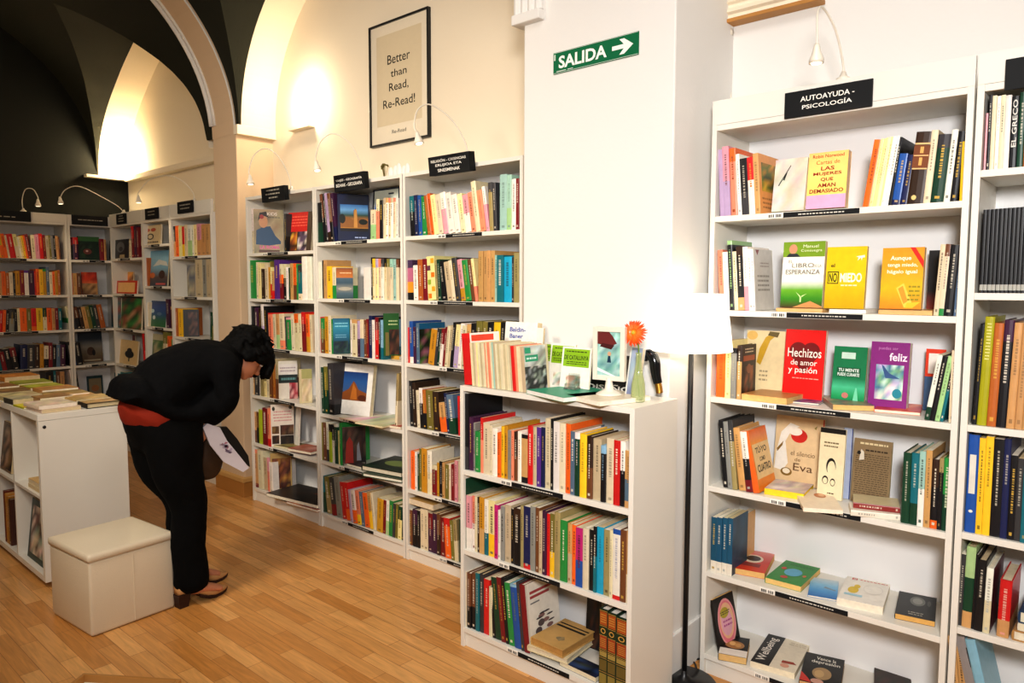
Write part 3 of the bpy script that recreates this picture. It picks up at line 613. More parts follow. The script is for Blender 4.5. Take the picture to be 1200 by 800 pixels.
R1.flat(3, (970, 500, 6.667), (200, 590), (566, 632), (235, 528), .018, '8c2a24', 'dark red book lying on the white edged book, lamp bookcase fourth shelf', zoff=.0185, sf=True, cover=[('r', 0, 0, 1, 1, 'cfc09a')])
R1.row(3, (970, 500, 6.667), 566, '630,205,dg,D17,h 692,208,tl,2dg.3,D17,h 741,192,w,3pt.5,D17 790,185,tn,D18 846,258,bk,2or.12,3db.6,D14 880,245,bk,3kh.8,D15 940,248,gn,2dg.5,D16', v=.014)
Z8 = (825, 590, 6.667)
R1.row(4, Z8, 46, '90,110,tl,2w.2,D14,s 131,112,sl,2w.2,D14,s 171,115,tl,2w.2,D14,s 211,118,sl,2w.2,D13,s')
for b in BOOKS[-4:]: b['sec'] = [(b['sec'][0][0], b['sec'][0][1], hx('e4dccc')), (b['sec'][1][0], b['sec'][1][1], jit(hx('1d5470')))]; b['label'] = b['label'].replace('teal and white', 'blue and white').replace('slate blue and white', 'blue and white')
BOOKS[-1]['art'] = [('g', 0, 0, 1, 1, 3, 4, ['15384e', '1d4a64', '10303f'])]
R1.row(4, Z8, 268, '312,85,tn,D9,s,n', v=.155)
BOOKS[-1]['label'] = 'tan paperback behind the four blue volumes on the lamp bookcase fifth shelf'
R1.flat(4, Z8, (205, 495), (475, 545), (370, 365), .022, 'c83c22', 'red paperback with dark emblem lying left on the lamp bookcase fifth shelf',
    [('v', 0, 0, 1, 1, ['d8401c', 'c83828', 'd88a80']), ('e', .48, .58, .3, .2, 'e0d0b8'), ('e', .48, .6, .22, .13, '2a1c18'), ('r', .22, .2, .78, .36, '8a2c28')], pg=hx('dcb070'))
R1.flat(4, Z8, (478, 575), (758, 648), (640, 440), .02, '2f8a36', 'green paperback with blue picture lying on the lamp bookcase fifth shelf',
    [('l', .2, .8, .9, .92, 2, '1c6a28'), ('e', .5, .5, .24, .18, '5aa8c8'), ('e', .4, .22, .1, .06, 'c03a24'), ('e', .18, .6, .07, .06, 'c03a24'), ('e', .85, .44, .05, .05, 'c86a34')], pg=hx('e0bc78'))
R1.flat(4, (960, 640, 6.667), (-90, 378), (138, 418), (30, 258), .006, '2f7ab8', 'blue sea cover booklet lying on the lamp bookcase fifth shelf', [('v', 0, 0, 1, 1, ['1c6ab0', '4a9ad0', '8ac0dc', 'c8d4d8']), ('p', [(.5, .5), (.9, .42), (.95, .46), (.55, .58)], '7a8a98')], name='booklet', cat='booklet')
R1.flat(4, (960, 640, 6.667), (140, 400), (500, 478), (300, 250), .026, 'ece6da', 'white paperback with yellow bird lying on the lamp bookcase fifth shelf',
    [('t', 'El', .2, .93, .12, .08, 'c83a2c', .02), ('l', .32, .9, .95, .96, 1, 'd05a48'), ('e', .26, .45, .12, .14, 'd8b81c'), ('e', .32, .62, .07, .08, 'd8b81c'), ('r', .1, .2, .5, .28, 'a8ccd8'), ('e', .68, .6, .22, .2, 'e0dad0'), ('e', .68, .6, .2, .18, 'ece6da')], pg=hx('eadfca'))
R1.flat(4, (960, 640, 6.667), (592, 522), (905, 588), (690, 362), .018, '17181a', 'black paperback with silver disc lying at right on the lamp bookcase fifth shelf',
    [('e', .52, .68, .2, .2, '6a6c66'), ('e', .52, .68, .13, .13, '8e8e86'), ('l', .3, .06, .7, .22, 2, 'a8a498'), ('e', .82, .66, .05, .12, '4a4c48')], pg=hx('d8a860'))
Z9 = (820, 690, 7.27)
R1.flat(5, Z9, (160, 545), (398, 590), (270, 400), .026, '1a1817', 'black and white paperback with brown creatures lying on the lamp bookcase bottom shelf',
    [('r', 0, 0, 1, .32, 'e8e0d4'), ('e', .5, .55, .36, .2, 'a87a48'), ('e', .42, .6, .12, .1, 'd8b478'), ('e', .62, .55, .12, .1, 'c89a5c')], pg=hx('d8b478'))
a_ = math.radians(-13); u_ = along(820 + 160 / 7.27, .01, .08, R1.M)
add_book(.012, .195, .135, R1.M @ Matrix.Translation((u_ - .014, .035, .0805)) @ Matrix.Rotation(-.14, 4, 'Z') @ Matrix.Rotation(a_, 4, 'Y'), [(0, 1, hx('1a1512'))], 'black paperback with pink oval cover leaning against the lamp bookcase left side', None, 'face', hard=False, mk=False, keep=True, pg=hx('d8b070'),
    art=[('e', .52, .5, .42, .44, 'e8a0a0'), ('e', .52, .5, .37, .4, 'e07a88'), ('e', .52, .52, .33, .34, 'e8b890'), ('e', .5, .5, .26, .26, 'e0a8b8'), ('e', .45, .68, .2, .1, 'b0a028'), ('l', .25, .64, .7, .72, 2, '3a3a14'), ('l', .3, .4, .75, .56, 2, 'b04a88')])
R1.flat(5, Z9, (432, 612), (810, 720), (625, 392), .022, 'e2d8c2', 'half black half cream paperback with white lettering, lamp bookcase bottom shelf',
    [('r', 0, .0, .42, 1, '191817'), ('t', 'Wellbeing', .2, .5, .8, .26, 'ece6da', .01, PI / 2), ('p', [(.62, .28), (.86, .3), (.95, .24), (.8, .22), (.62, .2)], '9a3a24'), ('e', .72, .14, .1, .06, 'd8a088'), ('l', .56, .8, .95, .92, 2, 'c8bca4')], pg=hx('e6d8bc'))
R1.flat(5, (930, 740, 8), (52, 452), (440, 545), (225, 215), .022, '161615', 'black paperback with sleeping face and red corner, lamp bookcase bottom shelf',
    [('t', 'Vence la', .55, .86, .5, .11, 'ece8dc', .015), ('t', 'depresión', .55, .72, .72, .13, 'ece8dc', .015), ('e', .5, .36, .24, .2, 'a88a60'), ('e', .44, .34, .12, .12, 'c0a070'), ('p', [(0, .02), (0, .3), (.18, .14), (.3, 0)], 'c83c34'), ('e', .42, .08, .16, .08, 'c89a88')], pg=hx('c8a070'))
R1.flat(5, (930, 740, 8), (760, 560), (1120, 640), (910, 378), .02, '2e1a14', 'dark brown paperback lying at the right end of the lamp bookcase bottom shelf', [('g', .05, .05, .95, .95, 4, 4, ['2a1a14', '1a2418', '3c241a'])], pg=hx('b89060'))

# ---- far right bookcase
ZA = (1110, 60, 2.667)
R2.row(0, ZA, 112, '119,195,pk,n 130,132,bk,D22,h 144,140,cr,n 157,140,w 171,138,cr 190,138,w,n 215,140,bk,n,D20,h 235,128,dg,D20 252,128,ob,D20 268,130,cr 284,132,nb')
for b in BOOKS[-5:-4]: b['sart'] = [('t', 'EL GRECO', .5, .62, .66, .62, 'd8d4ca', .02, PI / 2)]
R2.row(1, ZA, 99, ' '.join('%d,%d,bk,n,s,D21,2gy.07' % (110 + 13 * k, 496 - k) for k in range(14)))
for k, b in enumerate(BOOKS[-14:]):
    b['sec'] = [(0, b['h'] * .03, hx('0b0b0d')), (b['h'] * .03, b['h'] * .1, hx('a8a69c')), (b['h'] * .1, b['h'], hx('0b0c10'))]; b['t'] *= .93
    b['label'] = '%s glossy black volume from left in the matching set, far right bookcase' % nth(k + 1)
ZB = (1110, 350, 2.667)
R2.row(2, ZB, 75, '90,78,bk,D20', lean=2)
R2.row(2, ZB, 91, '121,56,yg,D19,h,n 151,76,ob,D19,h 183,66,bk,3du.8,D20,h 209,75,tn,D18,h 233,76,tn,D18,h 257,77,tn,D18,h 281,78,tn,D18,h', lean=1.5)
for b in BOOKS[-7:-6]: b['sec'] = [(0, b['h'], hx('a8a418'))]; b['sart'] = [('l', .25, .6, .75, .95, 12, 'e0dc90')]
R2.row(3, ZB, 52, '86,410,bl,D21,h,n 106,435,yl,D19 130,430,yl,D19 162,440,bk,D19 184,436,nb,D20 206,490,bk,D16 226,500,cg,D16 248,500,tl,D16 270,498,gy,D16', lean=0)
for b in BOOKS[-9:-8]: b['sart'] = [('r', .2, .4, .8, .8, 'dcd8cc'), ('e', .5, .22, .2, .015, 'e8e4d8')]
ZC = (1100, 620, 4.44)
R2.row(4, ZC, 90, '116,130,cg,D18 166,92,dg,3lg.62,2tn.2,D20,h,n 180,130,bk,n 226,160,bk,D17,h 263,200,cr,3w.5,D19', lean=1)
BOOKS[-1]['art'] = [('r', 0, 0, 1, 1, '5a1428')]
R2.row(4, ZC, 298, '362,268,rd,2tn.3,D18,h', lean=1)
ub = along(1100 + 380 / 4.44, .0, .443, R2.M)
lay(R2.M @ Matrix.Translation((ub, .015, .4435)), .24, .19, .03, hx('b0834c'), 'tan book lying lowest of the flat stack at the frame edge', hard=True, keep=True)
lay(R2.M @ Matrix.Translation((ub + .01, .02, .474)), .23, .18, .022, hx('d0ccc0'), 'white book in the middle of the flat stack at the frame edge', hard=False, keep=True)
lay(R2.M @ Matrix.Translation((ub + .012, .02, .4965)), .21, .18, .035, hx('1c3c5c'), 'blue book topmost of the flat stack at the frame edge', hard=True, keep=True)
R2.row(5, ZC, 96, '133,575,tn,D17 171,580,tn,D17 210,635,bk,D17', lean=-7)
R2.row(5, ZC, 212, '272,600,gy,D19,h,n 330,600,lb,D19,h,n', lean=-14)

# ---- bookcase left of the pillar
Y1 = (470, 185, 8)
L3.row(0, Y1, 87, '131,352,bk,3tl.6 161,345,nb 196,345,bl 240,352,gn', lean=-3)
L3.row(0, Y1, 245, '281,342,ob 306,325,or 351,332,py,D17 396,330,cr 451,310,pk,3w.6 508,312,w,D17 560,328,w 601,325,cr,3py.5 656,330,w,3pk.5 700,312,sa 746,206,cr,D19,h 796,292,sa 826,258,pk,3w.6', lean=-9)
L3.row(0, Y1, 828, '866,226,kh,3cg.8 897,226,cg', lean=-3)
L3.row(0, Y1, 920, '986,150,pt,D19 1031,156,lg,3pt.4,D18 1071,195,w 1101,190,dr')
Y2 = (470, 280, 8)
L3.row(1, Y2, 28, '114,195,pu,2bk.18,3du.78,D17,n 158,245,w 205,190,ob 247,185,dr', lean=-1.5)
b = BOOKS[-4]; b['sec'] = [(0, b['h'] * .18, hx('141214')), (b['h'] * .18, b['h'] * .45, hx('e0962a')), (b['h'] * .45, b['h'] * .8, hx('b86a86')), (b['h'] * .8, b['h'], hx('4a3454'))]; b['label'] = 'thick sunset coloured spine, first on second shelf of bookcase left of pillar'
L3.row(1, Y2, 249, '326,156,py,n,D16 346,200,kh 376,190,dg', lean=-4)
b = BOOKS[-3]; b['sart'] = [('r', .1 + .45 * (k % 2), .04 + .16 * k, .5 + .45 * (k % 2), .15 + .16 * k, ['e87a20', 'efa42c', '9ab03c', 'e87a20', '6a3a4a', 'efa42c'][k]) for k in range(6)]; b['label'] = 'yellow spine with orange and green squares, second shelf left of pillar'
L3.row(1, Y2, 378, '431,200,bk 484,205,be 515,195,cr 560,170,cg 606,185,pk,2go.3 661,190,gn,D16 693,190,br 719,180,py,2sa.35', lean=-9)
L3.row(1, Y2, 724, '768,112,tn,D19 800,110,tn,D19 832,108,tn,D19 872,108,tn,D19 896,150,pt 958,150,tl,D16 1034,165,cy,D17 1054,170,cg 1101,130,kh,D18')
Y3 = (470, 355, 8)
L3.row(2, Y3, 47, '82,228,rd 116,172,bl,2w.15,D20,h 141,225,du 172,190,sl', lean=-1)
BOOKS[-1]['art'] = [('g', 0, 0, 1, .85, 6, 6, ['1c2a18', '2a3a2c', '5a7a3a', '10140f', 'a86a7a']), ('r', 0, .85, 1, 1, '1c6a94')]
L3.row(2, Y3, 245, '304,240,go,D15 330,235,cg 350,240,dg', lean=9)
L3.row(2, Y3, 352, '381,240,w,3dr.6 402,225,dr 432,210,cr 452,205,be 478,180,bk,D18,h 520,200,py,2li.5 556,190,w', lean=7)
L3.row(2, Y3, 558, '600,210,cr 640,200,tn 690,190,bk 745,170,db,3ol.8 790,175,ol 846,180,bk,D20,h 910,182,yl 960,180,bk 1010,185,cg 1060,190,br 1098,190,bk', lean=3, hid=.3)
Y4 = (470, 430, 8)
L3.row(3, Y4, 82, '116,132,bk,D19 147,150,db 179,222,cr,D15 211,200,bk,3w.62 242,215,ob,2bk.4 306,222,ol,D17 360,235,db,D18', lean=-3)
L3.row(3, Y4, 368, '432,335,tn,2or.5,D17 457,250,nb 522,262,sl,2dg.4,D17', lean=-8)
L3.row(3, Y4, 530, '600,280,rd,D16 660,280,w 730,280,dr 800,290,bk 870,290,dg 940,290,cr 1000,290,nb', lean=-2, hid=.15)
Y5 = (470, 505, 8)
L3.row(4, Y5, 86, '131,195,or,D15 150,200,w 167,220,dg,D14 191,170,ol 242,170,go,D17 286,190,cr,3w.5 332,330,dr,3cr.86 352,300,go 386,290,bk 411,300,tn 446,318,ol 465,310,cr 501,320,dr,D15 530,280,pk')
L3.row(4, Y5, 532, '590,290,cr 650,290,be 700,290,br 760,290,w 830,290,sl 900,290,tn', hid=.15)
Y6 = (470, 575, 8)
L3.row(5, Y6, 70, '106,185,br 151,185,du,2bk.6 176,190,bk,D17 216,180,cr,D18 250,185,cr,D18 291,220,dr,2du.6 331,220,du 366,225,br,2db.5 412,260,dr')
L3.row(5, Y6, 414, '468,268,or,3rd.8,D17 500,290,ol 536,280,cr,3kh.5', lean=-4)
L3.row(5, Y6, 540, '600,290,dg 660,290,br 720,290,dr 790,290,cr 850,290,bk', hid=.1)
uu = along(470 + 80 / 8, .02, .2, L3.M)
lay(L3.M @ Matrix.Translation((uu - .005, .012, .301)), .2, .15, .03, hx('b8955a'), 'tan paperback lying across upright spines, bottom shelf left of pillar', keep=True)

# ---- middle wall bookcase
X1 = (360, 205, 9.41)
L2.row(0, X1, 72, '178,300,dg,3bk.5,D20,h,n', lean=-1)
L2.row(0, X1, 182, '211,200,bk,3br.5 236,195,cg 266,190,db,3li.2 300,190,bk,3br.4 333,190,du,2nb.3', lean=-8)
L2.face(0, X1, 335, 690, 190, 712, .03, '101a38', 'large navy picture book with lit castle at dusk, top of middle wall bookcase',
    [('g', .0, .0, 1, 1, 4, 5, ['0c1430', '141e44', '101a38']), ('v', .08, .22, .96, .78, ['3a2a14', 'c88a34', 'b8742c', '2a4a3c', '6aa0d0', '3a70b0']), ('p', [(.08, .5), (.3, .52), (.5, .46), (.5, .66), (.56, .7), (.6, .66), (.62, .5), (.8, .48), (.96, .44), (.96, .3), (.08, .3)], '8a5a28'), ('p', [(.5, .3), (.52, .68), (.6, .68), (.62, .3)], 'c08a44'), ('e', .14, .48, .1, .1, '141a10'), ('e', .8, .42, .14, .06, '141a10'), ('r', .08, .22, .96, .28, '1a1410'), ('l', .5, .06, .9, .12, 1, '9aa8d0')], tilt=8, roll=0)
L2.face(0, X1, 712, 1000, 122, 690, .02, '20283a', 'blue and white picture book behind slim spines, middle wall bookcase top shelf',
    [('r', .06, .03, .97, .97, 'dfe6da'), ('v', .08, .1, .95, .82, ['e8e4d8', 'e8e4d8', '2a6ab8', '2a5aa8', 'dfe6da']), ('r', .6, .88, .8, .91, '2a3a4a')], tilt=3, v=.16, yaw=0)
L2.row(0, X1, 698, '757,380,lg,3cr.5 792,265,cr,2sa.7 832,275,bk,D17 862,250,cr,3be.85 890,250,w,3tn.88 918,252,cr,3sa.88 946,250,w,3be.88 974,252,cr,3sa.9 1001,252,w', lean=1)
X2 = (360, 285, 10)
L2.row(1, X2, 106, '141,180,bk,D19,h,n 176,215,w,n 191,200,bk 232,195,tn,D17 291,268,yl,D15 337,280,cr,2gn.42,D15')
L2.face(1, X2, 338, 540, 290, 640, .02, '3c5866', 'paperback with orange sky and dark sea cover, second shelf of middle bookcase',
    [('v', 0, .68, 1, 1, ['c87a34', 'b86a24', '8a4a1c']), ('v', 0, 0, 1, .68, ['2c4650', '48606c', '8a8c84', '3a5464', '4a6474']), ('e', .5, .32, .4, .06, 'b0aa98'), ('l', .2, .8, .9, .88, 1, 'e8c898')], tilt=4)
L2.face(1, X2, 268, 455, 205, 640, .012, '7a5a44', 'brown paperback standing behind the orange sky cover, middle bookcase', [('g', 0, 0, 1, 1, 3, 3, ['7a5444', '8a6450'])], tilt=3, v=.15, yaw=0)
L2.row(1, X2, 655, '742,285,w,D16,n,s', lean=0)
L2.row(1, X2, 744, '766,165,bk,D20,h 798,180,cr,3yl.78 832,180,py,3li.78 866,180,cr,3sa.8 900,182,w,3cg.8 935,182,cr,3bk.8 968,182,be,3ol.8 1002,184,cr,3pt.8 1036,186,pt 1068,186,cr,3br.8')
X3 = (360, 355, 10)
L2.row(2, X3, 108, '161,165,rd,D15 206,180,ol,2br.4,3gn.7 247,160,go,D17 281,150,cr,D18 302,190,gn,D12')
L2.face(2, X3, 302, 500, 188, 612, .02, '0f3c50', 'blue green paperback with pale lettering standing on the middle bookcase third shelf',
    [('v', 0, 0, 1, 1, ['14403c', '0f2c44', '1a6a88', '2a8aa8', '186080']), ('l', .08, .74, .9, .9, 2, '8ad0e0'), ('l', .1, .44, .8, .56, 2, '7ab0c8'), ('g', .05, .03, .9, .36, 5, 4, ['12302c', '0c1c34', '2a4a48'])], tilt=2)
L2.row(2, X3, 503, '527,200,w,D15 587,195,cr,D17,3tn.9 618,210,du,3li.5 663,195,sl,3cr.5,n 692,200,br 717,190,dr 757,150,nb,D18 790,200,w 836,170,rd,3dr.7 862,175,bk 892,200,lb,2tl.3')
L2.flat(2, X3, (900, 605), (1080, 622), (915, 590), .02, 'c89a3c', 'mustard book lying under the green forest cover, middle bookcase', sf=True)
L2.face(2, X3, 893, 1082, 128, 600, .014, '245a24', 'green book with dark picture standing on the middle bookcase third shelf',
    [('g', .35, .02, 1, .62, 5, 5, ['1a120c', '4a2a1c', '6a3a24', '20180f']), ('r', .1, 0, .32, .55, '7a6a34'), ('l', .3, .7, .9, .86, 2, 'b8c890')], tilt=3, zoff=.021)
X4 = (365, 415, 8.425)
L2.row(3, X4, 104, '133,130,dg 168,125,ol,2dg.5 222,95,bk,D21,h,3cg.2', lean=-2)
L2.face(3, X4, 232, 572, 118, 600, .03, 'eceae4', 'white book with orange rock peak photo leaning on the middle bookcase fourth shelf',
    [('v', .16, .28, .86, .84, ['5a3420', '3a5a8a', '2a5a98', '1a3c78']), ('p', [(.16, .28), (.16, .42), (.34, .5), (.46, .66), (.52, .62), (.62, .5), (.86, .44), (.86, .28)], '8a4e24'), ('p', [(.4, .3), (.46, .62), (.56, .5), (.6, .3)], 'b8702c'), ('e', .74, .34, .12, .06, '5a2c1a')], tilt=9, yaw=12, v=.05)
L2.flat(3, X4, (275, 625), (500, 672), (410, 560), .006, 'd8a8b4', 'pink booklet lying at left on the middle bookcase fourth shelf', [('g', 0, 0, 1, 1, 4, 3, ['d8a0b8', 'e8d0c0', 'd8c8a8', 'c8b8c8'])], name='booklet', cat='booklet')
L2.flat(3, X4, (430, 670), (700, 715), (560, 575), .008, 'd8cc98', 'pale yellow booklet lying mid shelf on the middle bookcase fourth shelf', [('g', 0, 0, 1, 1, 4, 3, ['d0cca0', 'c0c8a8', 'e0d8b8', 'b8c0a0'])], zoff=.0065, name='booklet', cat='booklet')
L2.flat(3, X4, (700, 690), (880, 718), (780, 590), .014, 'a84a34', 'red brown paperback lying at the right of the middle bookcase fourth shelf', zoff=.0)
L2.row(3, X4, 815, '838,190,cr,3kh.5,R4,D12')
X5 = (365, 480, 8)
L2.row(4, X5, 82, '112,120,ol,D20,n 142,125,br 167,120,w,2cg.3 191,140,yg,3bk.8 217,150,w,2w.5,3bk.6 250,140,dg,D20,h,3w.93 268,200,py 288,130,gn,D20,h', lean=-1)
L2.face(4, X5, 290, 512, 192, 492, .02, '2a1c18', 'dark picture book with red robed figures on the middle bookcase fifth shelf',
    [('g', 0, 0, 1, 1, 7, 6, ['2a1c18', '4a3028', '1a1814', '5a4a3c']), ('p', [(.1, .05), (.16, .6), (.3, .75), (.44, .6), (.46, .05)], 'a02c22'), ('e', .3, .82, .08, .08, '6a4434'), ('p', [(.6, .1), (.62, .5), (.7, .6), (.8, .1)], '8a8c94'), ('r', .05, .0, .95, .04, '8a8478')], tilt=4)
L2.flat(4, X5, (478, 590), (845, 655), (650, 500), .02, '1c3a2c', 'dark green book lying lowest in the middle bookcase fifth shelf stack', hard=True)
L2.flat(4, X5, (470, 520), (842, 590), (640, 415), .028, '202c20', 'green landscape photo book topmost in the middle bookcase fifth shelf stack',
    [('g', 0, 0, 1, 1, 6, 4, ['15201a', '24382a', '5a6a30', '1c2a20']), ('e', .5, .5, .3, .2, '7a8c48')], zoff=.0205, hard=True, pg=hx('d8ccb4'))
L2.flat(4, X5, (285, 490), (470, 540), (330, 465), .012, '3a2c28', 'dark booklet lying before the red robed figures, middle bookcase', name='booklet', cat='booklet')
X6 = (365, 540, 8)
L2.row(5, X6, 98, '143,150,dg,3tl.55,D18,h,n 192,160,kh,3ol.5 238,170,cg,2dr.3 290,160,gy,D18 326,210,rd,D18 364,215,rd,2or.3,D18 392,280,li 432,285,or,3w.4 472,290,sa,2yl.3 503,300,sl 548,310,or,D17 582,305,yl,3tn.5 606,310,cr', lean=-8)
L2.row(5, X6, 608, '664,358,go,D16 690,370,dr 722,370,lg,3w.4 757,375,gn,D16 780,400,cg 805,405,ol,D15 840,430,py,3dg.6 860,430,bk', lean=3)

# ---- bookcase behind the woman
W1 = (285, 225, 10.67)
L1.row(0, W1, 108, '133,200,w,D20,2cr.5', lean=-1)
L1.face(0, W1, 135, 512, 192, 752, .008, '9a8264', 'magazine with boy in blue sweater cover on top shelf behind the woman',
    [('g', 0, 0, 1, 1, 4, 5, ['9a8a6c', 'a89474', '8a7a5c', 'b09c78']), ('p', [(.06, .2), (.08, .52), (.3, .6), (.55, .62), (.72, .4), (.9, .28), (.9, .22), (.5, .18)], '1c4468'), ('e', .32, .72, .15, .14, 'c08a60'), ('p', [(.14, .74), (.2, .92), (.42, .95), (.5, .82), (.3, .86)], '2c1c12'), ('e', .27, .83, .07, .05, 'a02c24'), ('t', 'KIDS', .62, .9, .34, .07, 'e8dcd0', .02), ('l', .48, .8, .88, .84, 1, '4a4a40'), ('t', 'LA ROMA', .52, .14, .66, .08, 'd85a9a', .02), ('r', .15, .02, .85, .08, '5a3a2a')], tilt=6, name='magazine', cat='magazine')
L1.row(0, W1, 514, '538,268,bk,3cg.4')
L1.face(0, W1, 540, 840, 248, 720, .02, '4a2c20', 'red topped paperback with figures cover on top shelf behind the woman',
    [('r', 0, .5, .82, 1, 'b8201c'), ('l', .06, .62, .8, .92, 4, 'd85a48'), ('g', 0, .02, .42, .5, 4, 4, ['a85a24', '6a3420', 'd8a040', '3a2018']), ('g', .45, .02, .82, .5, 3, 4, ['2a2430', '5a4a60', 'd8d0c8', '1a1820']), ('r', .82, 0, 1, 1, '4a3c30')], tilt=6, yaw=10)
W2 = (285, 295, 13.33)
L1.row(1, W2, 92, '202,130,gn,D17 236,160,cr 287,180,py,D16 343,252,db,3cr.97 392,190,cr,D17 428,240,go 452,150,py,2rd.4,3ol.85 485,300,tn,2rd.3 572,125,pu,D19,h 624,190,or,2dr.45,3cr.7 675,190,bk,3cr.6 714,240,w 734,250,dg 782,180,tn,D17 832,180,or,2br.4 862,190,gn 914,210,tl,2cr.18,3cg.8 1000,70,w,D20,h,n 1070,72,w,D20,h,n')
W3 = (285, 350, 11.43)
L1.row(2, W3, 112, '160,100,bk,n 205,120,du 250,130,db', hid=.5)
L1.row(2, W3, 254, '292,75,li,D20,3w.5,h 341,100,bk,D20,h 404,190,sa,3rd.96 440,205,cr 492,205,tn,2lg.4 562,200,cr,2sa.25 578,240,cg 647,250,gn,3pk.93,D16 690,215,cr 745,200,cr,3or.75 790,205,cr 842,180,dr,3rd.7,D17 893,205,or,2go.4 925,215,cr', lean=-2)
W4 = (285, 400, 10)
L1.row(3, W4, 84, '111,330,dr 136,350,tn 188,340,cg 205,330,w 243,340,kh 272,470,py,D13 308,440,cr 342,240,br 376,220,ob 412,210,be,2br.5', lean=0, hid=.8)
L1.face(3, W4, 414, 642, 250, 648, .04, 'd8d4c8', 'boxed book with white, black and cream bands on fourth shelf behind the woman',
    [('r', 0, .64, 1, .92, 'dcd8d4'), ('r', 0, .42, 1, .64, '10211f'), ('l', .1, .46, .9, .6, 1, '5a8a8a'), ('r', 0, 0, .56, .42, 'd8d0c4'), ('g', .56, 0, 1, .42, 3, 3, ['a82838', '6a1a24', 'd8a8a0']), ('l', .08, .7, .9, .86, 2, 'a898a0')], tilt=2)
L1.face(3, W4, 655, 812, 340, 712, .03, 'cbbc94', 'cream and olive paperback standing at right behind the woman, fourth shelf',
    [('r', .2, .72, 1, 1, 'a8a468'), ('g', .2, .05, 1, .7, 4, 4, ['cbb894', 'd4c4a0', 'c0a880'])], tilt=3)
W5 = (285, 465, 10)
L1.row(4, W5, 132, '160,180,tn,2br.4 187,180,bk,3br.5 228,155,yg,D16,n 290,140,dr,D17,h 326,140,rd,D17,3sa.2')
L1.face(4, W5, 326, 602, 125, 545, .02, 'e2d8cc', 'white book with four brown photographs on fifth shelf behind the woman',
    [('l', .1, .58, .9, .86, 4, 'd09a98'), ('g', .04, .3, .34, .48, 3, 2, ['6a4a2c', '8a6a3c', '4a3020']), ('g', .04, .06, .34, .26, 3, 2, ['4a2c1c', '6a3c24', '2a1a14']), ('g', .4, .26, .98, .5, 4, 2, ['5a3424', '3a2418', '7a5a3c']), ('g', .4, .04, .98, .25, 4, 2, ['2a1c16', '3c2a20', '1c1612']), ('e', .12, .9, .06, .05, '3a3a30'), ('e', .85, .92, .07, .04, '3a3a30')], tilt=5)
L1.face(4, W5, 600, 645, 130, 520, .01, 'd8d4ca', 'white booklet edge standing behind the four photo book', tilt=4, v=.12, yaw=0, name='booklet', cat='booklet')
L1.flat(4, W5, (350, 560), (560, 600), (480, 510), .012, '8a7a44', 'olive booklet lying before the four photo book, fifth shelf', [('g', 0, 0, 1, 1, 3, 3, ['8a7a44', 'a89a5c', '6a5a34'])], name='booklet', cat='booklet')
L1.flat(4, W5, (520, 600), (790, 650), (640, 540), .016, '9a4a38', 'reddish brown booklet lying at right on fifth shelf behind the woman', [('g', 0, 0, 1, 1, 3, 3, ['9a4a38', 'b86a50', '7a3828', 'c89080'])], zoff=.0125, name='booklet', cat='booklet')
W6 = (285, 520, 8.89)
L1.row(5, W6, 118, '162,65,tn,2dr.1,3sa.9 215,80,cr,D18 252,150,be 276,150,sa,3pk.6 312,200,w,D17', lean=-2)
L1.face(5, W6, 285, 512, 135, 480, .02, '4a2c1c', 'brown cookery picture book with cream border on bottom shelf behind the woman',
    [('r', 0, 0, 1, 1, 'b89a60'), ('g', .08, .08, .94, .86, 6, 6, ['5a2c1c', '8a5428', 'b8843c', '3a1c14', '7a4a3c'])], tilt=9)
L1.flat(5, W6, (240, 510), (770, 640), (470, 400), .02, '1c1712', 'large black album lying on the bottom shelf behind the woman', [('g', 0, 0, 1, 1, 5, 4, ['15120f', '241c16', '2c2018']), ('p', [(.55, .6), (.8, .95), (.95, .9), (.85, .6)], '7a3024')], zoff=.014)
L1.flat(5, W6, (450, 600), (770, 690), (600, 545), .013, 'b8542c', 'orange magazine lying beneath the large black album', [('g', 0, 0, 1, 1, 4, 3, ['b8542c', 'd88a50', '8a3a24'])], name='magazine', cat='magazine')

# ---- far bookcases
D0 = (0, 240, 8)
E1.row(0, D0, -28, '12,262,yl 45,262,or,3yl.5 80,270,or 100,285,cr 155,272,rd,D15 195,275,cr,3py.5 212,300,w 232,295,py 250,290,yl 270,285,or 300,275,dr', lean=-7)
E1.row(0, D0, 303, '340,282,cr 378,278,pk 412,270,rd 440,282,dr 470,292,be 490,285,ol 512,290,gy 535,285,bk 560,290,tn 572,300,br', lean=-2)
E1.row(1, D0, -20, '22,640,tn 62,622,or 95,640,ob 130,632,cr 150,640,bk 195,620,go 235,612,dr 275,615,w,3pu.9 330,615,du 346,620,rd 375,600,or 410,605,yl 440,600,go,3gn.9 470,582,sl 500,630,cr 522,625,or 548,618,go 572,612,ob')
D2 = (0, 330, 6.667)
E1.row(2, D2, -10, '20,228,rd 45,220,or 70,225,bk 112,218,gy,3cg.6', lean=4)
E1.row(2, D2, 116, '140,215,bk 162,208,cr 216,205,or 250,212,ol 290,208,or,3rd.2 341,205,yl 371,205,cr,3dg.6 411,205,or 436,208,tn 461,205,dr 489,208,tl')
E1.row(3, D2, -12, '22,545,tl 60,545,dr 108,520,bk 156,510,bk,3dr.6', lean=-8)
E1.row(3, D2, 160, '215,490,nb,D18 272,490,cg 312,490,db 345,485,go 382,500,cr,2bk.4 412,475,dr 442,490,bk 471,490,sl 512,490,du', lean=2)
E1.row(4, D2, 370, '430,700,bk 450,690,tl 480,700,br 515,700,tn', hid=.4)
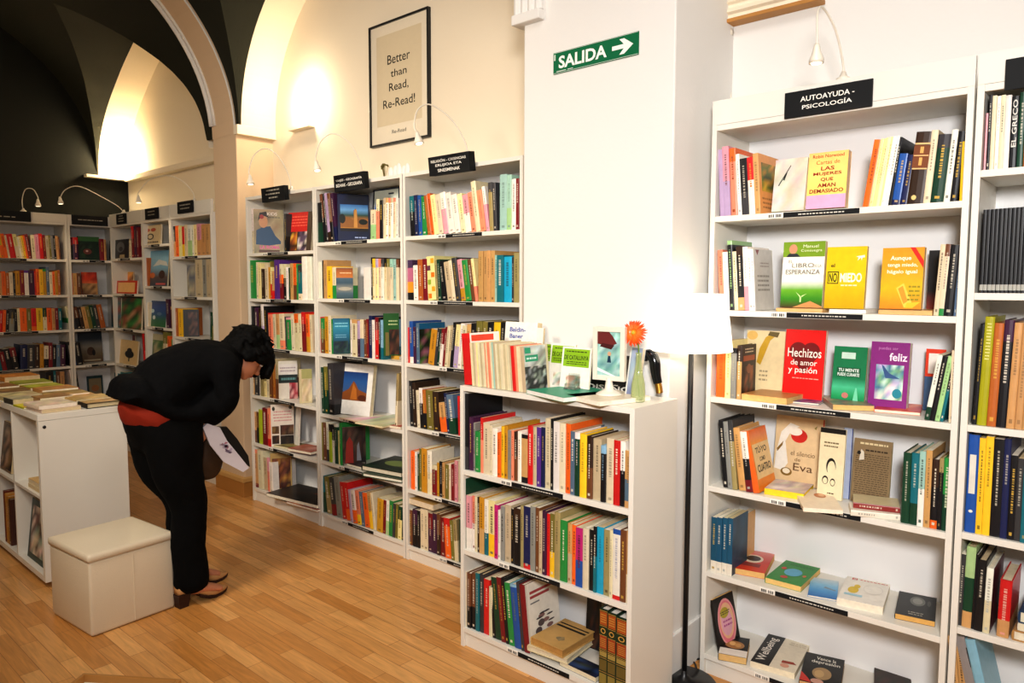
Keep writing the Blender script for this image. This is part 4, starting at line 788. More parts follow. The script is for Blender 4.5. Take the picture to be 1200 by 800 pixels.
E2.face(0, D0, 740, 940, 300, 495, .02, '163024', 'dark green picture book standing on top shelf of far corner bookcase', [('r', 0, .8, 1, 1, '3a6a3c'), ('g', .1, .08, .7, .7, 4, 4, ['0c1814', '1a2c24', '24402c']), ('e', .42, .36, .2, .12, '6a3a34'), ('e', .4, .38, .06, .04, 'c8a8a0')], tilt=3, keep=False)
E2.row(0, D0, 632, '690,320,bk,3dr.7 740,305,du,3rd.7')
E2.row(0, D0, 942, '980,320,dr 1000,325,tn')
E2.row(1, D0, 632, '668,630,ob 690,640,or 728,640,tn 765,640,br')
E2.face(1, D0, 775, 918, 632, 780, .015, 'b03a24', 'red brown illustrated paperback on second shelf of far corner bookcase', [('g', 0, 0, 1, .5, 4, 3, ['8a6a4c', '5a3a2a', 'b08a60']), ('g', 0, .5, 1, 1, 4, 3, ['c04028', 'd06a40', '9a3024'])], tilt=3, keep=False)
E2.row(2, D2, 545, '565,190,gn,3cr.5 585,190,dr 605,200,cg 640,195,bk,3br.5 668,195,db 700,195,tn 730,190,ol 760,180,dg 790,178,cg 830,175,ob', lean=-9)
E2.row(3, D2, 548, '580,465,bk 600,465,bl 655,470,bk', lean=-6)
E2.face(3, D2, 620, 805, 390, 615, .015, '3a4450', 'large photo book with rider standing on fourth shelf of far corner bookcase', [('v', 0, 0, 1, 1, ['6a5038', '7a6850', '8a8478', '2c3c4c', '24303c']), ('e', .5, .35, .16, .14, '4a3020'), ('e', .62, .3, .07, .1, '141414'), ('r', .2, .03, .9, .08, 'b8a88a')], tilt=4, keep=False)
E2.row(4, D2, 585, '612,680,dr,3w.5 640,700,rd,3bk.5', lean=-6)
E2.face(4, D2, 690, 810, 735, 850, .015, '1c3c40', 'dark framed picture book low on far corner bookcase', [('r', .1, .12, .9, .88, '8a7a5c'), ('e', .5, .45, .25, .14, 'a0683a')], tilt=3, keep=False)
A1 = (110, 230, 6.667); A2 = (110, 340, 6.667)
CA.face(0, A1, 120, 272, 340, 485, .02, '16181c', 'black paperback with pale portrait on top shelf of corner-side bookcase', [('e', .58, .6, .2, .28, '5a5c60'), ('e', .6, .5, .1, .12, '24262a'), ('r', .55, .02, .8, .2, '9a8a6c')], tilt=3, keep=False)
CA.row(0, A1, 275, '296,345,cr 315,220,dr,3rd.6 334,215,du 352,240,dr')
CA.face(1, A1, 148, 305, 592, 745, .01, 'd8822c', 'orange illustrated book standing behind the red book, corner-side bookcase', [('g', 0, 0, 1, 1, 4, 4, ['d8822c', 'e8b04c', 'b8541c', '6a4a24'])], tilt=3, v=.12, keep=False)
CA.face(1, A1, 172, 335, 660, 752, .012, 'c03a1c', 'red bordered book with pale panel on second shelf of corner-side bookcase', [('r', .1, .1, .9, .85, 'e8b878')], tilt=5, keep=False)
CA.face(2, A2, 138, 212, 58, 285, .02, '1c4450', 'dark teal picture book standing left on third shelf of corner-side bookcase', [('g', 0, 0, 1, 1, 3, 5, ['1c4a60', '8a3a24', '14282c', '2a6a70'])], tilt=2, keep=False)
CA.face(2, A2, 205, 368, 62, 288, .015, '2a6a34', 'green and red illustrated book standing on third shelf of corner-side bookcase', [('g', 0, 0, 1, 1, 5, 6, ['2a6a34', '8a4a34', '3a8a44', 'b08a6a', '1c4a28'])], tilt=4, keep=False)
CA.face(3, A2, 160, 320, 345, 560, .015, '7a1c18', 'red topped book behind the tree cover, corner-side bookcase', tilt=2, v=.14, keep=False)
CA.face(3, A2, 180, 335, 392, 565, .012, 'd8bc88', 'cream picture book with black tree on fourth shelf of corner-side bookcase', [('e', .6, .42, .22, .16, '16140f'), ('r', .57, .12, .62, .4, '16140f'), ('e', .6, .58, .12, .1, '16140f')], tilt=6, keep=False)
CA.row(4, A2, 165, '212,655,tl,D20,h 245,645,be,3tl.8 275,670,cr 305,680,tn 400,690,w', hid=.7)
CB.face(0, A1, 368, 520, 228, 372, .012, 'd8c49c', 'cream book with two red ovals cover on top shelf of staggered bookcase', [('e', .32, .76, .13, .09, 'b84a24'), ('e', .62, .76, .13, .09, 'b84a24'), ('e', .48, .42, .17, .16, '2a2018'), ('e', .48, .42, .12, .11, 'd8c49c'), ('l', .1, .06, .9, .2, 1, '3a2a1c')], tilt=4, keep=False)
CB.face(1, A1, 425, 572, 425, 692, .012, '5a94b4', 'large blue book with snowy mountain cover on second shelf of staggered bookcase', [('v', 0, 0, 1, 1, ['2a3c50', '5a4a48', '7aa8c0', '8ab8d0', '5a94b4']), ('p', [(.2, .55), (.5, .75), (.9, .68), (1, .55), (.6, .6)], 'c8ccc8'), ('e', .2, .3, .14, .08, 'c06a34'), ('e', .7, .32, .16, .12, '3a2420'), ('r', .4, .03, .9, .08, 'c05a5a')], tilt=5, keep=False)
CB.row(1, A1, 380, '400,470,or,3br.7 420,480,ob')
CB.face(2, A2, 428, 560, 85, 268, .012, '1c4a78', 'blue children book with green meadow on third shelf of staggered bookcase', [('v', 0, 0, 1, 1, ['2a6a3c', '2a6a50', '1c5080', '2a4a8a', '24406a']), ('e', .2, .6, .1, .08, 'b8d0d8'), ('e', .3, .35, .08, .08, 'd0d8d8'), ('e', .6, .5, .14, .06, '5a7a9a')], tilt=5, keep=False)
CB.row(2, A2, 398, '412,90,rd 428,95,cr')
CB.row(2, A2, 563, '590,70,du')
CB.row(3, A2, 388, '405,340,rd 428,350,pk,3dr.5', lean=-3)
CB.face(3, A2, 432, 545, 345, 590, .012, '4a6a3a', 'green animal picture book on fourth shelf of staggered bookcase', [('r', 0, .82, 1, 1, 'b0a884'), ('g', 0, 0, 1, .8, 5, 5, ['3a6a34', '6a8a4c', 'a8a070', '2a4a2c'])], tilt=4, keep=False)
CB.row(3, A2, 548, '580,330,cr,3ol.7 600,360,or')
CC.row(0, A1, 600, '616,225,cr 640,232,bk,2tn.5 666,228,or 690,228,py 708,235,rd,2yl.4 736,222,cr 766,222,w,2lg.5 786,222,w 808,220,py 842,212,pk,2tn.5 876,216,tn 908,214,tn')
CC.face(1, A1, 602, 735, 540, 765, .015, '141a16', 'black topped picture book with green foot on second shelf of arch-side bookcase', [('g', 0, .7, 1, 1, 4, 2, ['141414', '2a3438', '101010']), ('g', 0, 0, 1, .65, 4, 4, ['3a5a24', '6a8a3c', '1a2414', '4a3a24'])], tilt=3, keep=False)
CC.face(1, A1, 730, 795, 535, 770, .015, '4a3c24', 'olive illustrated book beside the black topped book, arch-side bookcase', [('g', 0, 0, 1, 1, 3, 5, ['6a5a34', '2a2018', '8a7a50'])], tilt=3, keep=False)
CC.row(1, A1, 798, '850,470,be,D20 880,480,gy 918,490,be')
CC.row(2, A2, 604, '640,130,br,3tn.9 662,140,ob 694,145,yl,D12')
CC.face(2, A2, 700, 825, 155, 350, .02, '17100e', 'black book with brown vine cover on third shelf of arch-side bookcase', [('g', .3, .05, .9, .9, 4, 6, ['17100e', '4a2c24', '2a1814', '6a4434'])], tilt=3, keep=False)
CC.row(2, A2, 905, '922,170,dg 940,300,ol', lean=3)
CC.face(3, A2, 612, 800, 362, 520, .015, '2f6a28', 'green leafy picture book on fourth shelf of arch-side bookcase', [('g', 0, 0, 1, 1, 5, 4, ['2a6a24', '5a8a34', '1c4a20', '7a9a50'])], tilt=3, keep=False)
# ------------------------------------------------------------------ the shop itself
def room():
    WY = .28
    m = MB(); m.box((-7.25, -3.7, -.06), (2.6, WY + .1, 0)); struct('floor', m, 'floor')
    # back wall of the deep arched niches, and the pale soffits of the arches in front of it
    YF = .03
    near = [(1.25 * math.sin(t * PI / 40), 2.5 + 1.05 * math.cos(t * PI / 40)) for t in range(21)]
    far = [(0, 3.475), (.12, 3.42), (.33, 3.3), (.45, 3.225), (.58, 3.13), (.7, 3.04), (.8, 2.95), (.89, 2.85), (.96, 2.74), (1.0, 2.64), (1.03, 2.53), (1.045, 2.42), (1.045, 2.41)]
    XN, XF = -3.345, -6.1
    for nm, x0, x1 in (('wall_back', -5.0, -1.6), ('wall_back_far', -7.15, -5.0)):
        m = MB(); m.box((x0, WY, 0), (x1, WY + .1, 4.2)); struct(nm, m, 'cream')
    for nm, xc, prof in (('trim_9', XN, near), ('trim_10', XF, far)):
        pts = [(xc - d, z) for d, z in prof[::-1]] + [(xc + d, z) for d, z in prof[1:]]
        m = MB()
        for (xa, za), (xb, zb) in zip(pts, pts[1:]):
            m.add([(xa, YF, za), (xb, YF, zb), (xb, WY, zb), (xa, WY, za)], [(0, 1, 2, 3)], (.8,) * 3)
        if nm == 'trim_9':
            x_, z_ = pts[-1]; m.add([(x_, YF, z_), (x_, WY, z_), (x_, WY, 0), (x_, YF, 0)], [(0, 1, 2, 3)], (.8,) * 3); m.add([(x_, YF, 0), (-1.96, YF, 0), (-1.96, YF, z_), (x_, YF, z_)], [(0, 1, 2, 3)], (.8,) * 3)
        struct(nm, m, 'cream')
    m = MB(); m.box((-1.6, WY, 0), (2.6, WY + .1, 4.2)); struct('wall_back_right', m, 'wall')
    # dark spandrels and webs of the groin vaults: the higher of two barrels over each bay
    def prof_z(prof, d):
        d = abs(d)
        for (a, za), (b, zb) in zip(prof, prof[1:]):
            if a <= d <= b: return za + (zb - za) * (d - a) / max(b - a, 1e-6)
        return prof[-1][1]
    def vault(name, xc, prof, x0, x1, cross):
        NY, K = 150, 24; y0, y1 = -3.7, YF; m = MB(); vs = []; fs = []
        for j in range(NY + 1):
            y = (y0 + y1) / 2 - (y1 - y0) / 2 * math.cos(PI * j / NY); c = cross(y)
            lo, hi = 0.0, prof[-1][0]
            if prof[0][1] <= c: w = 0.0
            elif prof[-1][1] >= c: w = hi
            else:
                for _ in range(40):
                    w = (lo + hi) / 2
                    if prof_z(prof, w) > c: lo = w
                    else: hi = w
            xl, xr = max(x0, xc - w), min(x1, xc + w)
            xs = [x0 + (xl - x0) * i / K for i in range(K)] + [xl + (xr - xl) * (.5 - .5 * math.cos(PI * i / (2 * K))) for i in range(2 * K)] + [xr + (x1 - xr) * i / K for i in range(K + 1)]
            N = len(xs)
            for i, x in enumerate(xs): vs.append((x, y, max(c, prof_z(prof, x - xc)) if K <= i <= 3 * K else c))
        for j in range(NY):
            for i in range(N - 1): fs.append((j * N + i, (j + 1) * N + i, (j + 1) * N + i + 1, j * N + i + 1))
        m.add(vs, fs, (.1,) * 3); struct(name, m, 'vault')
    cr1 = lambda y: 2.46 + 1.305 * math.sqrt(max(0, 1 - ((y + 1.59) / 1.606) ** 2))
    vault('ceiling', XN, near, -4.64, -1.95, cr1)
    vault('ceiling_far', XF, far, -7.14, -4.95, cr1)
    m = MB(); m.box((-1.95, -3.7, 4.1), (2.6, WY, 4.2)); struct('ceiling_near', m, 'wall')
    # dark end wall and the lower black partition carrying the light ledge
    m = MB(); m.box((-7.25, -3.7, 0), (-7.145, WY, 4.2)); struct('wall_left', m, 'black_wall')
    m = MB(); m.cbox((-7.143, -.09, 2.388), (-7.07, WY - .002, 2.412), .003); struct('trim_1', m, 'cream')
    m = MB(); m.cbox((-7.069, WY - .06, 2.375), (-4.956, WY - .002, 2.425), .006); struct('trim_2', m, 'cream')
    # side and near walls that close the room round the camera
    m = MB(); m.box((-7.25, -3.8, 0), (2.6, -3.7, 4.2)); struct('wall_front', m, 'cream')
    m = MB(); m.box((2.5, -3.7, 0), (2.6, WY, 4.2)); struct('wall_right', m, 'wall')
    # pilaster and transverse rib
    m = MB(); m.cbox((-4.955, .012, 0), (-4.635, WY + .02, 2.6), .006); struct('wall_pilaster', m, 'rib')
    def arch(y): return 2.45 + 1.3 * math.sqrt(max(0, 1 - ((y + 1.59) / 1.6) ** 2))
    ys = [-1.59 + 1.6 * math.cos(PI * k / 48) for k in range(49)]
    m = MB(); vs = []
    for y in ys: vs += [(-4.955, y, arch(y)), (-4.635, y, arch(y)), (-4.635, y, arch(y) + .1), (-4.955, y, arch(y) + .1)]
    fs = []
    for i in range(48):
        for k in range(4): fs.append((4 * i + k, 4 * i + (k + 1) % 4, 4 * i + 4 + (k + 1) % 4, 4 * i + 4 + k))
    # thicken outwards along the curve normal so the rib keeps its depth at the springing
    out = []
    for i, y in enumerate(ys):
        a = PI * i / 48; nrm = Vector((0, math.cos(a), math.sin(a)))
        out.append(nrm)
    for i, y in enumerate(ys):
        for k, (x, e) in enumerate(((-4.955, 0), (-4.635, 0), (-4.635, .26), (-4.955, .26))):
            p = Vector((x, y, arch(y))) + out[i] * e; vs[4 * i + k] = tuple(p)
    m.add(vs, fs, (.8,) * 3); struct('trim_3', m, 'rib')
    # roll mouldings along both edges of the rib
    for n_, x, r, k0 in (('trim_4', -4.94, .018, 1), ('trim_5', -4.9, .01, 1), ('trim_6', -4.638, .006, 0)):
        m = MB(); m.tube([(x, ys[i] - out[i].y * r * .4, arch(ys[i]) - out[i].z * r * .4 + .06 * k0 * (1 if i == 0 else 0)) for i in range(k0, 48 - k0)], r, 8); struct(n_, m, 'wall', True)
    m = MB(); m.cbox((-4.637, -.004, 2.44), (-4.585, WY - .001, 2.502), .003); struct('trim_7', m, 'cream')
    # pillar in the middle
    m = MB(); m.cbox((-1.965, -.165, 0), (-1.282, WY + .02, 4.1), .006); struct('wall_pillar', m, 'wall')
    m = MB()
    m.cbox((-2.005, -.2, 2.49), (-1.86, WY, 2.53), .006)
    for k in range(4): m.tube([(-1.985 + .036 * k, -.178, 2.53), (-1.985 + .036 * k, -.178, 4.1)], .018, 10)
    m.box((-2.0, -.172, 2.53), (-1.862, WY, 4.1)); struct('trim_8', m, 'wall')
    m = MB(); m.cbox((-1.2825, -.16, 0), (-1.268, WY - .001, .17), .004); struct('baseboard_pillar', m, 'wall')
    m = MB(); m.cbox((-1.979, -.175, 0), (-1.2825, -.166, .17), .003); struct('baseboard_front', m, 'wall')
    # second dark spandrel: vault edge above the right lunette is hidden by the pillar
room()
# ------------------------------------------------------------------ bookcases
def bookcase(case, label, cat, dep=.28, H=2.02, fascia=0.0, tags=True, name='bookcase', low=False, barcodes=True, plinth=True):
    M = case.M; w = case.w; T = .018
    r = thing(name, label, cat); r.matrix_world = M.copy()
    def part(n, a, b, mat='laminate', ch=.0012, parent=r):
        m = MB(); m.cbox(a, b, ch); return m.build(n, mat, parent)
    part('side_panel', (0, 0, 0), (T, dep, H)); part('side_panel', (w - T, 0, 0), (w, dep, H))
    part('top_panel', (T, 0.0005, H - .02), (w - T, dep - .004, H - .0005))
    part('back_panel', (T * .5, dep - .004, .03), (w - T * .5, dep - .001, H - .004), 'backboard', .0005)
    rnd = random.Random(len(label))
    for i, z in enumerate(case.zs):
        sh = part('shelf', (T, .001, z - .02), (w - T, dep - .005, z))
        if tags:
            a = w * rnd.uniform(.3, .4); m = MB()
            m.box((a, -.0006, z - .0185), (a + w * .3, .001, z - .002), hx('1a1a1b'))
            rr = random.Random(i); u = a + .05
            while u < a + w * .24:
                l = rr.uniform(.004, .012); m.box((u, -.0009, z - .0125), (u + l, 0, z - .0085), hx('c8c4ba')); u += l + .003
            m.box((a - .055, -.0006, z - .0185), (a - .001, .001, z - .002), hx('eeeae0'))
            for k in range(9):
                if k != 4: m.box((a - .05 + k * .005, -.0009, z - .016), (a - .0475 + k * .005 + rr.uniform(0, .0012), 0, z - .006), hx('3a3a3a'))
            m.build('shelf_label', 'print', sh)
    if plinth: part('plinth', (T, .012, 0), (w - T, .03, case.zs[-1] - .0205))
    if fascia: part('fascia', (0, .0, H), (w, .02, H + fascia))
    return r
bookcase(LOW, 'short white bookcase of three full shelves in front of the pillar', 'bookcase', H=1.06)
bookcase(R1, 'tall white bookcase beside the lamp under the AUTOAYUDA sign', 'bookcase', fascia=.085)
bookcase(R2, 'tall white bookcase cut off by the right frame edge', 'bookcase', fascia=.085)
bookcase(L1, 'tall white wall bookcase left of the three, behind the woman', 'bookcase')
bookcase(L2, 'tall white wall bookcase in the middle of the three', 'bookcase')
bookcase(L3, 'tall white wall bookcase right of the three, beside the pillar', 'bookcase')
bookcase(E1, 'far white bookcase on the black end wall at left frame edge', 'bookcase', H=1.96, fascia=.07, plinth=True)
bookcase(E2, 'far white bookcase on the black end wall by the corner', 'bookcase', H=1.96, fascia=.07)
bookcase(CA, 'narrow far white bookcase next to the black wall corner', 'bookcase', H=1.96, fascia=.09)
bookcase(CB, 'far white bookcase with staggered shelf heights, middle of the three past the arch', 'bookcase', H=1.96, fascia=.09)
bookcase(CC, 'far white bookcase right beside the plaster arch', 'bookcase', H=1.96, fascia=.09)
# ------------------------------------------------------------------ signs on the bookcases
def sign(P, w, h, t, lines, label, rz=0.0, tilt=0.0, faint=False):
    r = MB(); r.cbox((-w / 2, 0, 0), (w / 2, t, h), .001, hx('1b1c1d'))
    n = len(lines)
    es = []
    for i, ln in enumerate(lines):
        v = 1 - (i + 1) / (n + 1) if n > 1 else .5
        if n == 2: v = (.66, .36)[i]
        if n == 3: v = (.76, .5, .24)[i]
        if isinstance(ln, str): es.append(('t', ln, .5, v, min(.86, .047 * len(ln) + (.1 if n < 3 else .08)), (.2 if n < 3 else .17), 'f0ece2', .015))
        else: es.append(('l', .5 - ln, v - .08, .5 + ln, v + .14, 1, 'a8a294'))
    art(r, es, w, h, lambda u, v, q: (u - w / 2, -q, v), lift=.0006)
    o = r.build('category_sign', 'print'); o.location = P; o.rotation_euler = (tilt, 0, rz)
    return tag(o, label, 'sign')
sign((-.825, -.012, 2.004), .27, .083, .008, ['AUTOAYUDA -', 'PSICOLOGÍA'], 'black sign reading AUTOAYUDA - PSICOLOGÍA on the bookcase beside the lamp')
sign((-.215, -.012, 1.992), .27, .083, .008, [.3], 'black sign on the far right bookcase, cut off by the frame')
sign((-2.53, -.045, 1.975), .275, .088, .04, ['RELIGIÓN - CREENCIAS', 'ERLIJIOA ETA', 'SINESMENAK'], 'black wedge sign reading RELIGIÓN - CREENCIAS on the bookcase left of pillar', tilt=.12)
sign((-3.32, -.04, 1.965), .275, .088, .03, ['VIAJES - GEOGRAFÍA', 'BIDAIAK - GEOGRAFIA'], 'black sign reading VIAJES - GEOGRAFÍA on the middle wall bookcase', tilt=.08)
sign((-4.098, -.04, 1.962), .265, .086, .03, [.3, .34, .2], 'black three line sign on the bookcase behind the woman', tilt=.08)
sign((-6.56, -.012, 1.957), .2, .082, .008, [.2, .3, .3], 'black sign on the narrow bookcase next to the black corner')
sign((-5.95, -.012, 1.962), .24, .085, .008, [.3, .26], 'black sign on the far bookcase with staggered shelves')
sign((-5.365, -.012, 1.973), .25, .085, .008, [.34, .3], 'black sign on the far bookcase beside the arch')
sign((-6.838, -.86, 1.95), .54, .08, .008, [.1, .3], 'wide black sign on the leftmost far bookcase', rz=PI / 2)
sign((-6.838, -.155, 1.95), .28, .08, .008, [.36], 'wide black sign on the far corner bookcase', rz=PI / 2)
# ------------------------------------------------------------------ gooseneck lamps on the bookcase tops
def bez(p, n=22):
    p = [Vector(q) for q in p]; out = []
    for i in range(n + 1):
        t = i / n; q = p[:]
        while len(q) > 1: q = [a.lerp(b, t) for a, b in zip(q, q[1:])]
        out.append(q[0])
    return out
HEADS = []
def spline(pts, n=8):
    P = [Vector(q) for q in pts]; P = [P[0]] + P + [P[-1]]; out = []
    for i in range(1, len(P) - 2):
        for k in range(n):
            t = k / n; a, b, c, d = P[i - 1:i + 3]
            out.append(.5 * ((2 * b) + (c - a) * t + (2 * a - 5 * b + 4 * c - d) * t * t + (3 * b - a - 3 * c + d) * t ** 3))
    out.append(P[-2]); return out
def gooseneck(pts, label, hd=(0, -.01, -1)):
    o = thing('gooseneck_lamp', label, 'lamp', pts[0]); b = Vector(pts[0])
    m = MB(); m.lathe([(.022, 0), (.022, .008), (.012, .014), (.006, .03)], 14, (0, 0, 0)); m.build('clamp_base', 'cream_metal', o, True)
    sp = spline([Vector(p) - b for p in pts]); m = MB(); m.tube(sp, .0034, 8); m.build('neck', 'cream_metal', o, True)
    d = Vector(hd).normalized(); e = sp[-1]
    m = MB(); m.tube([e - d * .012, e, e + d * .012, e + d * .035, e + d * .045], [.006, .01, .012, .021, .021], 14); h = m.build('lamp_head', 'cream_metal', o, True)
    m = MB(); m.tube([e + d * .0445, e + d * .047], [.017, .015], 12); m.build('bulb', MAT['bulb'], h)
    HEADS.append((b + e + d * .06, d))
m_, N_, L_, b_ = nmat('lamp_glow', .4, hx('fff2d8')); b_.inputs['Emission Color'].default_value = (1, .86, .6, 1); b_.inputs['Emission Strength'].default_value = 2
no_ = N_.new('ShaderNodeTexNoise'); no_.inputs['Scale'].default_value = 2; L_.new(no_.outputs['Fac'], b_.inputs['Roughness']); MAT['bulb'] = m_
gooseneck([(-3.985, .02, 2.02), (-3.99, 0, 2.12), (-4.0, -.06, 2.22), (-4.04, -.12, 2.262), (-4.08, -.17, 2.22), (-4.09, -.2, 2.13), (-4.08, -.2, 2.09)], 'thin white gooseneck lamp on the bookcase behind the woman', (.1, 0, -1))
gooseneck([(-3.28, .02, 2.02), (-3.28, 0, 2.12), (-3.31, -.05, 2.22), (-3.38, -.1, 2.265), (-3.42, -.15, 2.22), (-3.41, -.19, 2.13), (-3.39, -.2, 2.1)], 'thin white gooseneck lamp on the middle wall bookcase', (.25, 0, -1))
gooseneck([(-2.46, .02, 2.02), (-2.47, 0, 2.12), (-2.5, -.06, 2.22), (-2.55, -.14, 2.278), (-2.57, -.2, 2.25), (-2.55, -.24, 2.17), (-2.52, -.25, 2.125)], 'white gooseneck lamp in front of the framed poster', (.3, 0, -1))
gooseneck([(-.79, .03, 2.105), (-.79, .02, 2.16), (-.8, -.03, 2.25), (-.815, -.1, 2.3), (-.81, -.16, 2.27), (-.797, -.195, 2.19), (-.795, -.2, 2.155)], 'white gooseneck lamp above the AUTOAYUDA sign', (0, 0, -1))
gooseneck([(-5.3, .03, 2.05), (-5.3, .02, 2.12), (-5.34, -.04, 2.2), (-5.45, -.1, 2.24), (-5.62, -.15, 2.22), (-5.7, -.2, 2.13), (-5.71, -.2, 2.1)], 'white gooseneck lamp on the far bookcase beside the arch', (.1, 0, -1))
gooseneck([(-6.6, .03, 2.05), (-6.62, .0, 2.1), (-6.7, -.08, 2.17), (-6.6, -.3, 2.24), (-6.55, -.42, 2.2), (-6.56, -.46, 2.13)], 'white gooseneck lamp arching over the narrow corner-side bookcase', (.1, .05, -1))
gooseneck([(-6.88, -.63, 2.03), (-6.86, -.64, 2.12), (-6.8, -.63, 2.2), (-6.72, -.6, 2.2), (-6.68, -.58, 2.14), (-6.68, -.58, 2.11)], 'white gooseneck lamp on the leftmost far bookcase', (0, 0, -1))
# ------------------------------------------------------------------ poster, exit sign
o = thing('framed_poster', 'white poster in thin black frame reading Better than Read, Re-Read!', 'poster', (-3.267, .279, 2.255))
W, H = .515, .685
m = MB()
for a, b in (((-W / 2, -.022, 0), (-W / 2 + .011, 0, H)), ((W / 2 - .011, -.022, 0), (W / 2, 0, H)), ((-W / 2 + .011, -.022, 0), (W / 2 - .011, 0, .011)), ((-W / 2 + .011, -.022, H - .011), (W / 2 - .011, 0, H))): m.cbox(a, b, .001)
m.build('frame', 'black', o)
m = MB(); m.box((-W / 2 + .011, -.012, .011), (W / 2 - .011, -.003, H - .011), hx('e4d8c2'))
art(m, [('r', .12, .16, .88, .9, 'd6c6a8'), ('t', 'Better', .5, .69, .38, .075, '2e2a24', .004), ('t', 'than', .5, .575, .27, .06, '2e2a24', .004), ('t', 'Read,', .5, .46, .33, .075, '2e2a24', .004), ('t', 'Re-Read!', .5, .335, .54, .07, '2e2a24', .004), ('t', 'Re-Read', .5, .1, .24, .03, '6a6458', .002)], W, H, lambda u, v, q: (u - W / 2, -.012 - q, v))
m.build('print', 'print', o)
o = thing('exit_sign', 'green exit sign reading SALIDA with white arrow on the pillar', 'sign', (-1.618, -.166, 2.27))
m = MB(); m.cbox((-.192, -.004, 0), (.192, 0, .081), .001, hx('0e6a42')); W, H = .384, .081
art(m, [('r', .004, .02, .996, .04, 'cfd8cc'), ('r', .004, .96, .996, .98, 'cfd8cc'), ('t', 'SALIDA', .36, .5, .58, .58, 'f0f2e8', .03), ('r', .71, .41, .86, .6, 'f0f2e8'), ('p', [(.79, .84), (.845, .84), (.945, .51), (.9, .5), (.86, .5)], 'f0f2e8'), ('p', [(.79, .17), (.845, .17), (.945, .51), (.9, .52), (.86, .5)], 'f0f2e8'), ('l', .02, .05, .25, .14, 1, 'cfd8cc'), ('r', .012, .62, .03, .9, 'cfd8cc')], W, H, lambda u, v, q: (u - W / 2, -.004 - q, v), lift=.0005)
m.build('sign_plate', 'print', o)
# ------------------------------------------------------------------ wall vent, cable
o = thing('wall_vent', 'cream louvred wall box with brown lower edge at the ceiling right of pillar', 'vent', (-1.13, .279, 2.447))
m = MB(); m.cbox((-.19, -.06, .0), (.19, 0, .014), .002); m.build('bottom_rail', 'wood', o)
m = MB(); m.box((-.185, -.05, .015), (.185, 0, .3), (.8,) * 3); m.build('housing', 'cream', o)
m = MB()
for k in range(7):
    z = .03 + .036 * k; m.add([(-.185, -.05, z), (.185, -.05, z), (.185, -.064, z + .006), (-.185, -.064, z + .006), (-.185, -.05, z + .026), (.185, -.05, z + .026)], [(0, 1, 2, 3), (3, 2, 5, 4)], (.8,) * 3)
m.build('louvres', 'cream', o)
o = thing('wall_cable', 'thin white cable with round socket hanging beside the wall vent', 'cable', (-1.3, .275, 2.425))
m = MB(); m.lathe([(.022, 0), (.022, .02), (.014, .028)], 14); q = m.build('socket', 'cream_metal', o, True); q.rotation_euler = (PI / 2, 0, 0); q.location = (-.0, 0, 0)
m = MB(); m.tube(spline([(0, -.01, -.02), (.004, -.006, -.1), (.012, -.006, -.2), (.03, -.006, -.3), (.045, -.01, -.318), (.1, -.006, -.322), (.16, -.003, -.318)]), .0032, 6); m.build('cord', 'cream_metal', o, True)
# light fitting on the near lunette
o = thing('wall_uplight', 'small white wall uplight glowing in the arch above the bookcases', 'lamp', (-4.24, .279, 2.46))
m = MB(); m.cbox((-.12, -.05, 0), (.12, 0, .01), .003); m.cbox((-.12, -.05, .01), (.12, -.044, .03), .002); m.build('tray', 'cream', o)
m = MB(); m.tube([(-.1, -.024, .02), (.1, -.024, .02)], .008, 10); m.build('tube', MAT['bulb'], o, True)
o = thing('wall_uplight', 'warm uplight tube lying on the ledge at the far corner', 'lamp', (-7.105, .13, 2.413))
m = MB(); m.tube([(0, -.1, .018), (0, .1, .018)], .01, 10); m.build('tube', MAT['bulb'], o, True)
m = MB(); m.cbox((-.016, -.11, 0), (.016, .11, .008), .002); m.build('tray', 'cream_metal', o)
# ornament on the wall bookcase
o = thing('paper_ornament', 'small white cut paper letters with dry sprig on the middle bookcase top', 'ornament', (-3.2, .12, 2.0205))
m = MB()
for k in range(5): m.ell((.035 + .035 * k, .005 * (k % 2), .035 + .004 * (k % 3)), (.021, .008, .035 + .004 * (k % 3)), seg=14)
m.cbox((.015, -.012, 0), (.2, .014, .008), .002); m.build('letters', 'wall', o, True)
m = MB()
for k in range(12):
    a = random.uniform(-1.2, 1.2); p = Vector((-.02 + .03 * math.sin(a), random.uniform(-.012, .012), .06 + .03 * math.cos(a)))
    m.add([(-.02, 0, .0), (-.016, 0, .0), tuple(p + Vector((.003, 0, 0))), tuple(p)], [(0, 1, 2, 3)], (.3,) * 3)
    m.ell(p, (.012, .004, .006), seg=8, M=Matrix.Rotation(a, 3, 'Y'))
m.build('sprig', noisy('dry_leaf', hx('7a6a34'), hx('5a5228'), 20, .7), o)
# ------------------------------------------------------------------ floor lamp
o = thing('floor_lamp', 'white shaded floor lamp on a thin black pole beside the pillar', 'lamp', (-1.222, -.12, 0))
m = MB(); m.lathe([(.118, 0), (.12, .006), (.112, .016), (.03, .026), (.012, .04), (.009, .06)], 32); m.build('base', 'black', o, True)
m = MB(); m.tube([(0, 0, .04), (0, 0, 1.36)], .0095, 14); m.build('pole', 'black', o, True)
m = MB(); m.tube([(0, 0, 1.27), (0, 0, 1.31)], .018, 12); m.build('socket', 'black', o, True)
ms, N_, L_, b_ = nmat('lit_lampshade', .8, hx('fffaf0')); b_.inputs['Emission Color'].default_value = (1, .96, .88, 1); b_.inputs['Emission Strength'].default_value = 1.1; b_.inputs['Transmission Weight'].default_value = .0
tc_ = N_.new('ShaderNodeTexCoord'); wv = N_.new('ShaderNodeTexNoise'); wv.inputs['Scale'].default_value = 120; bp = N_.new('ShaderNodeBump'); bp.inputs['Strength'].default_value = .05; L_.new(tc_.outputs['Object'], wv.inputs['Vector']); L_.new(wv.outputs['Fac'], bp.inputs['Height']); L_.new(bp.outputs['Normal'], b_.inputs['Normal'])
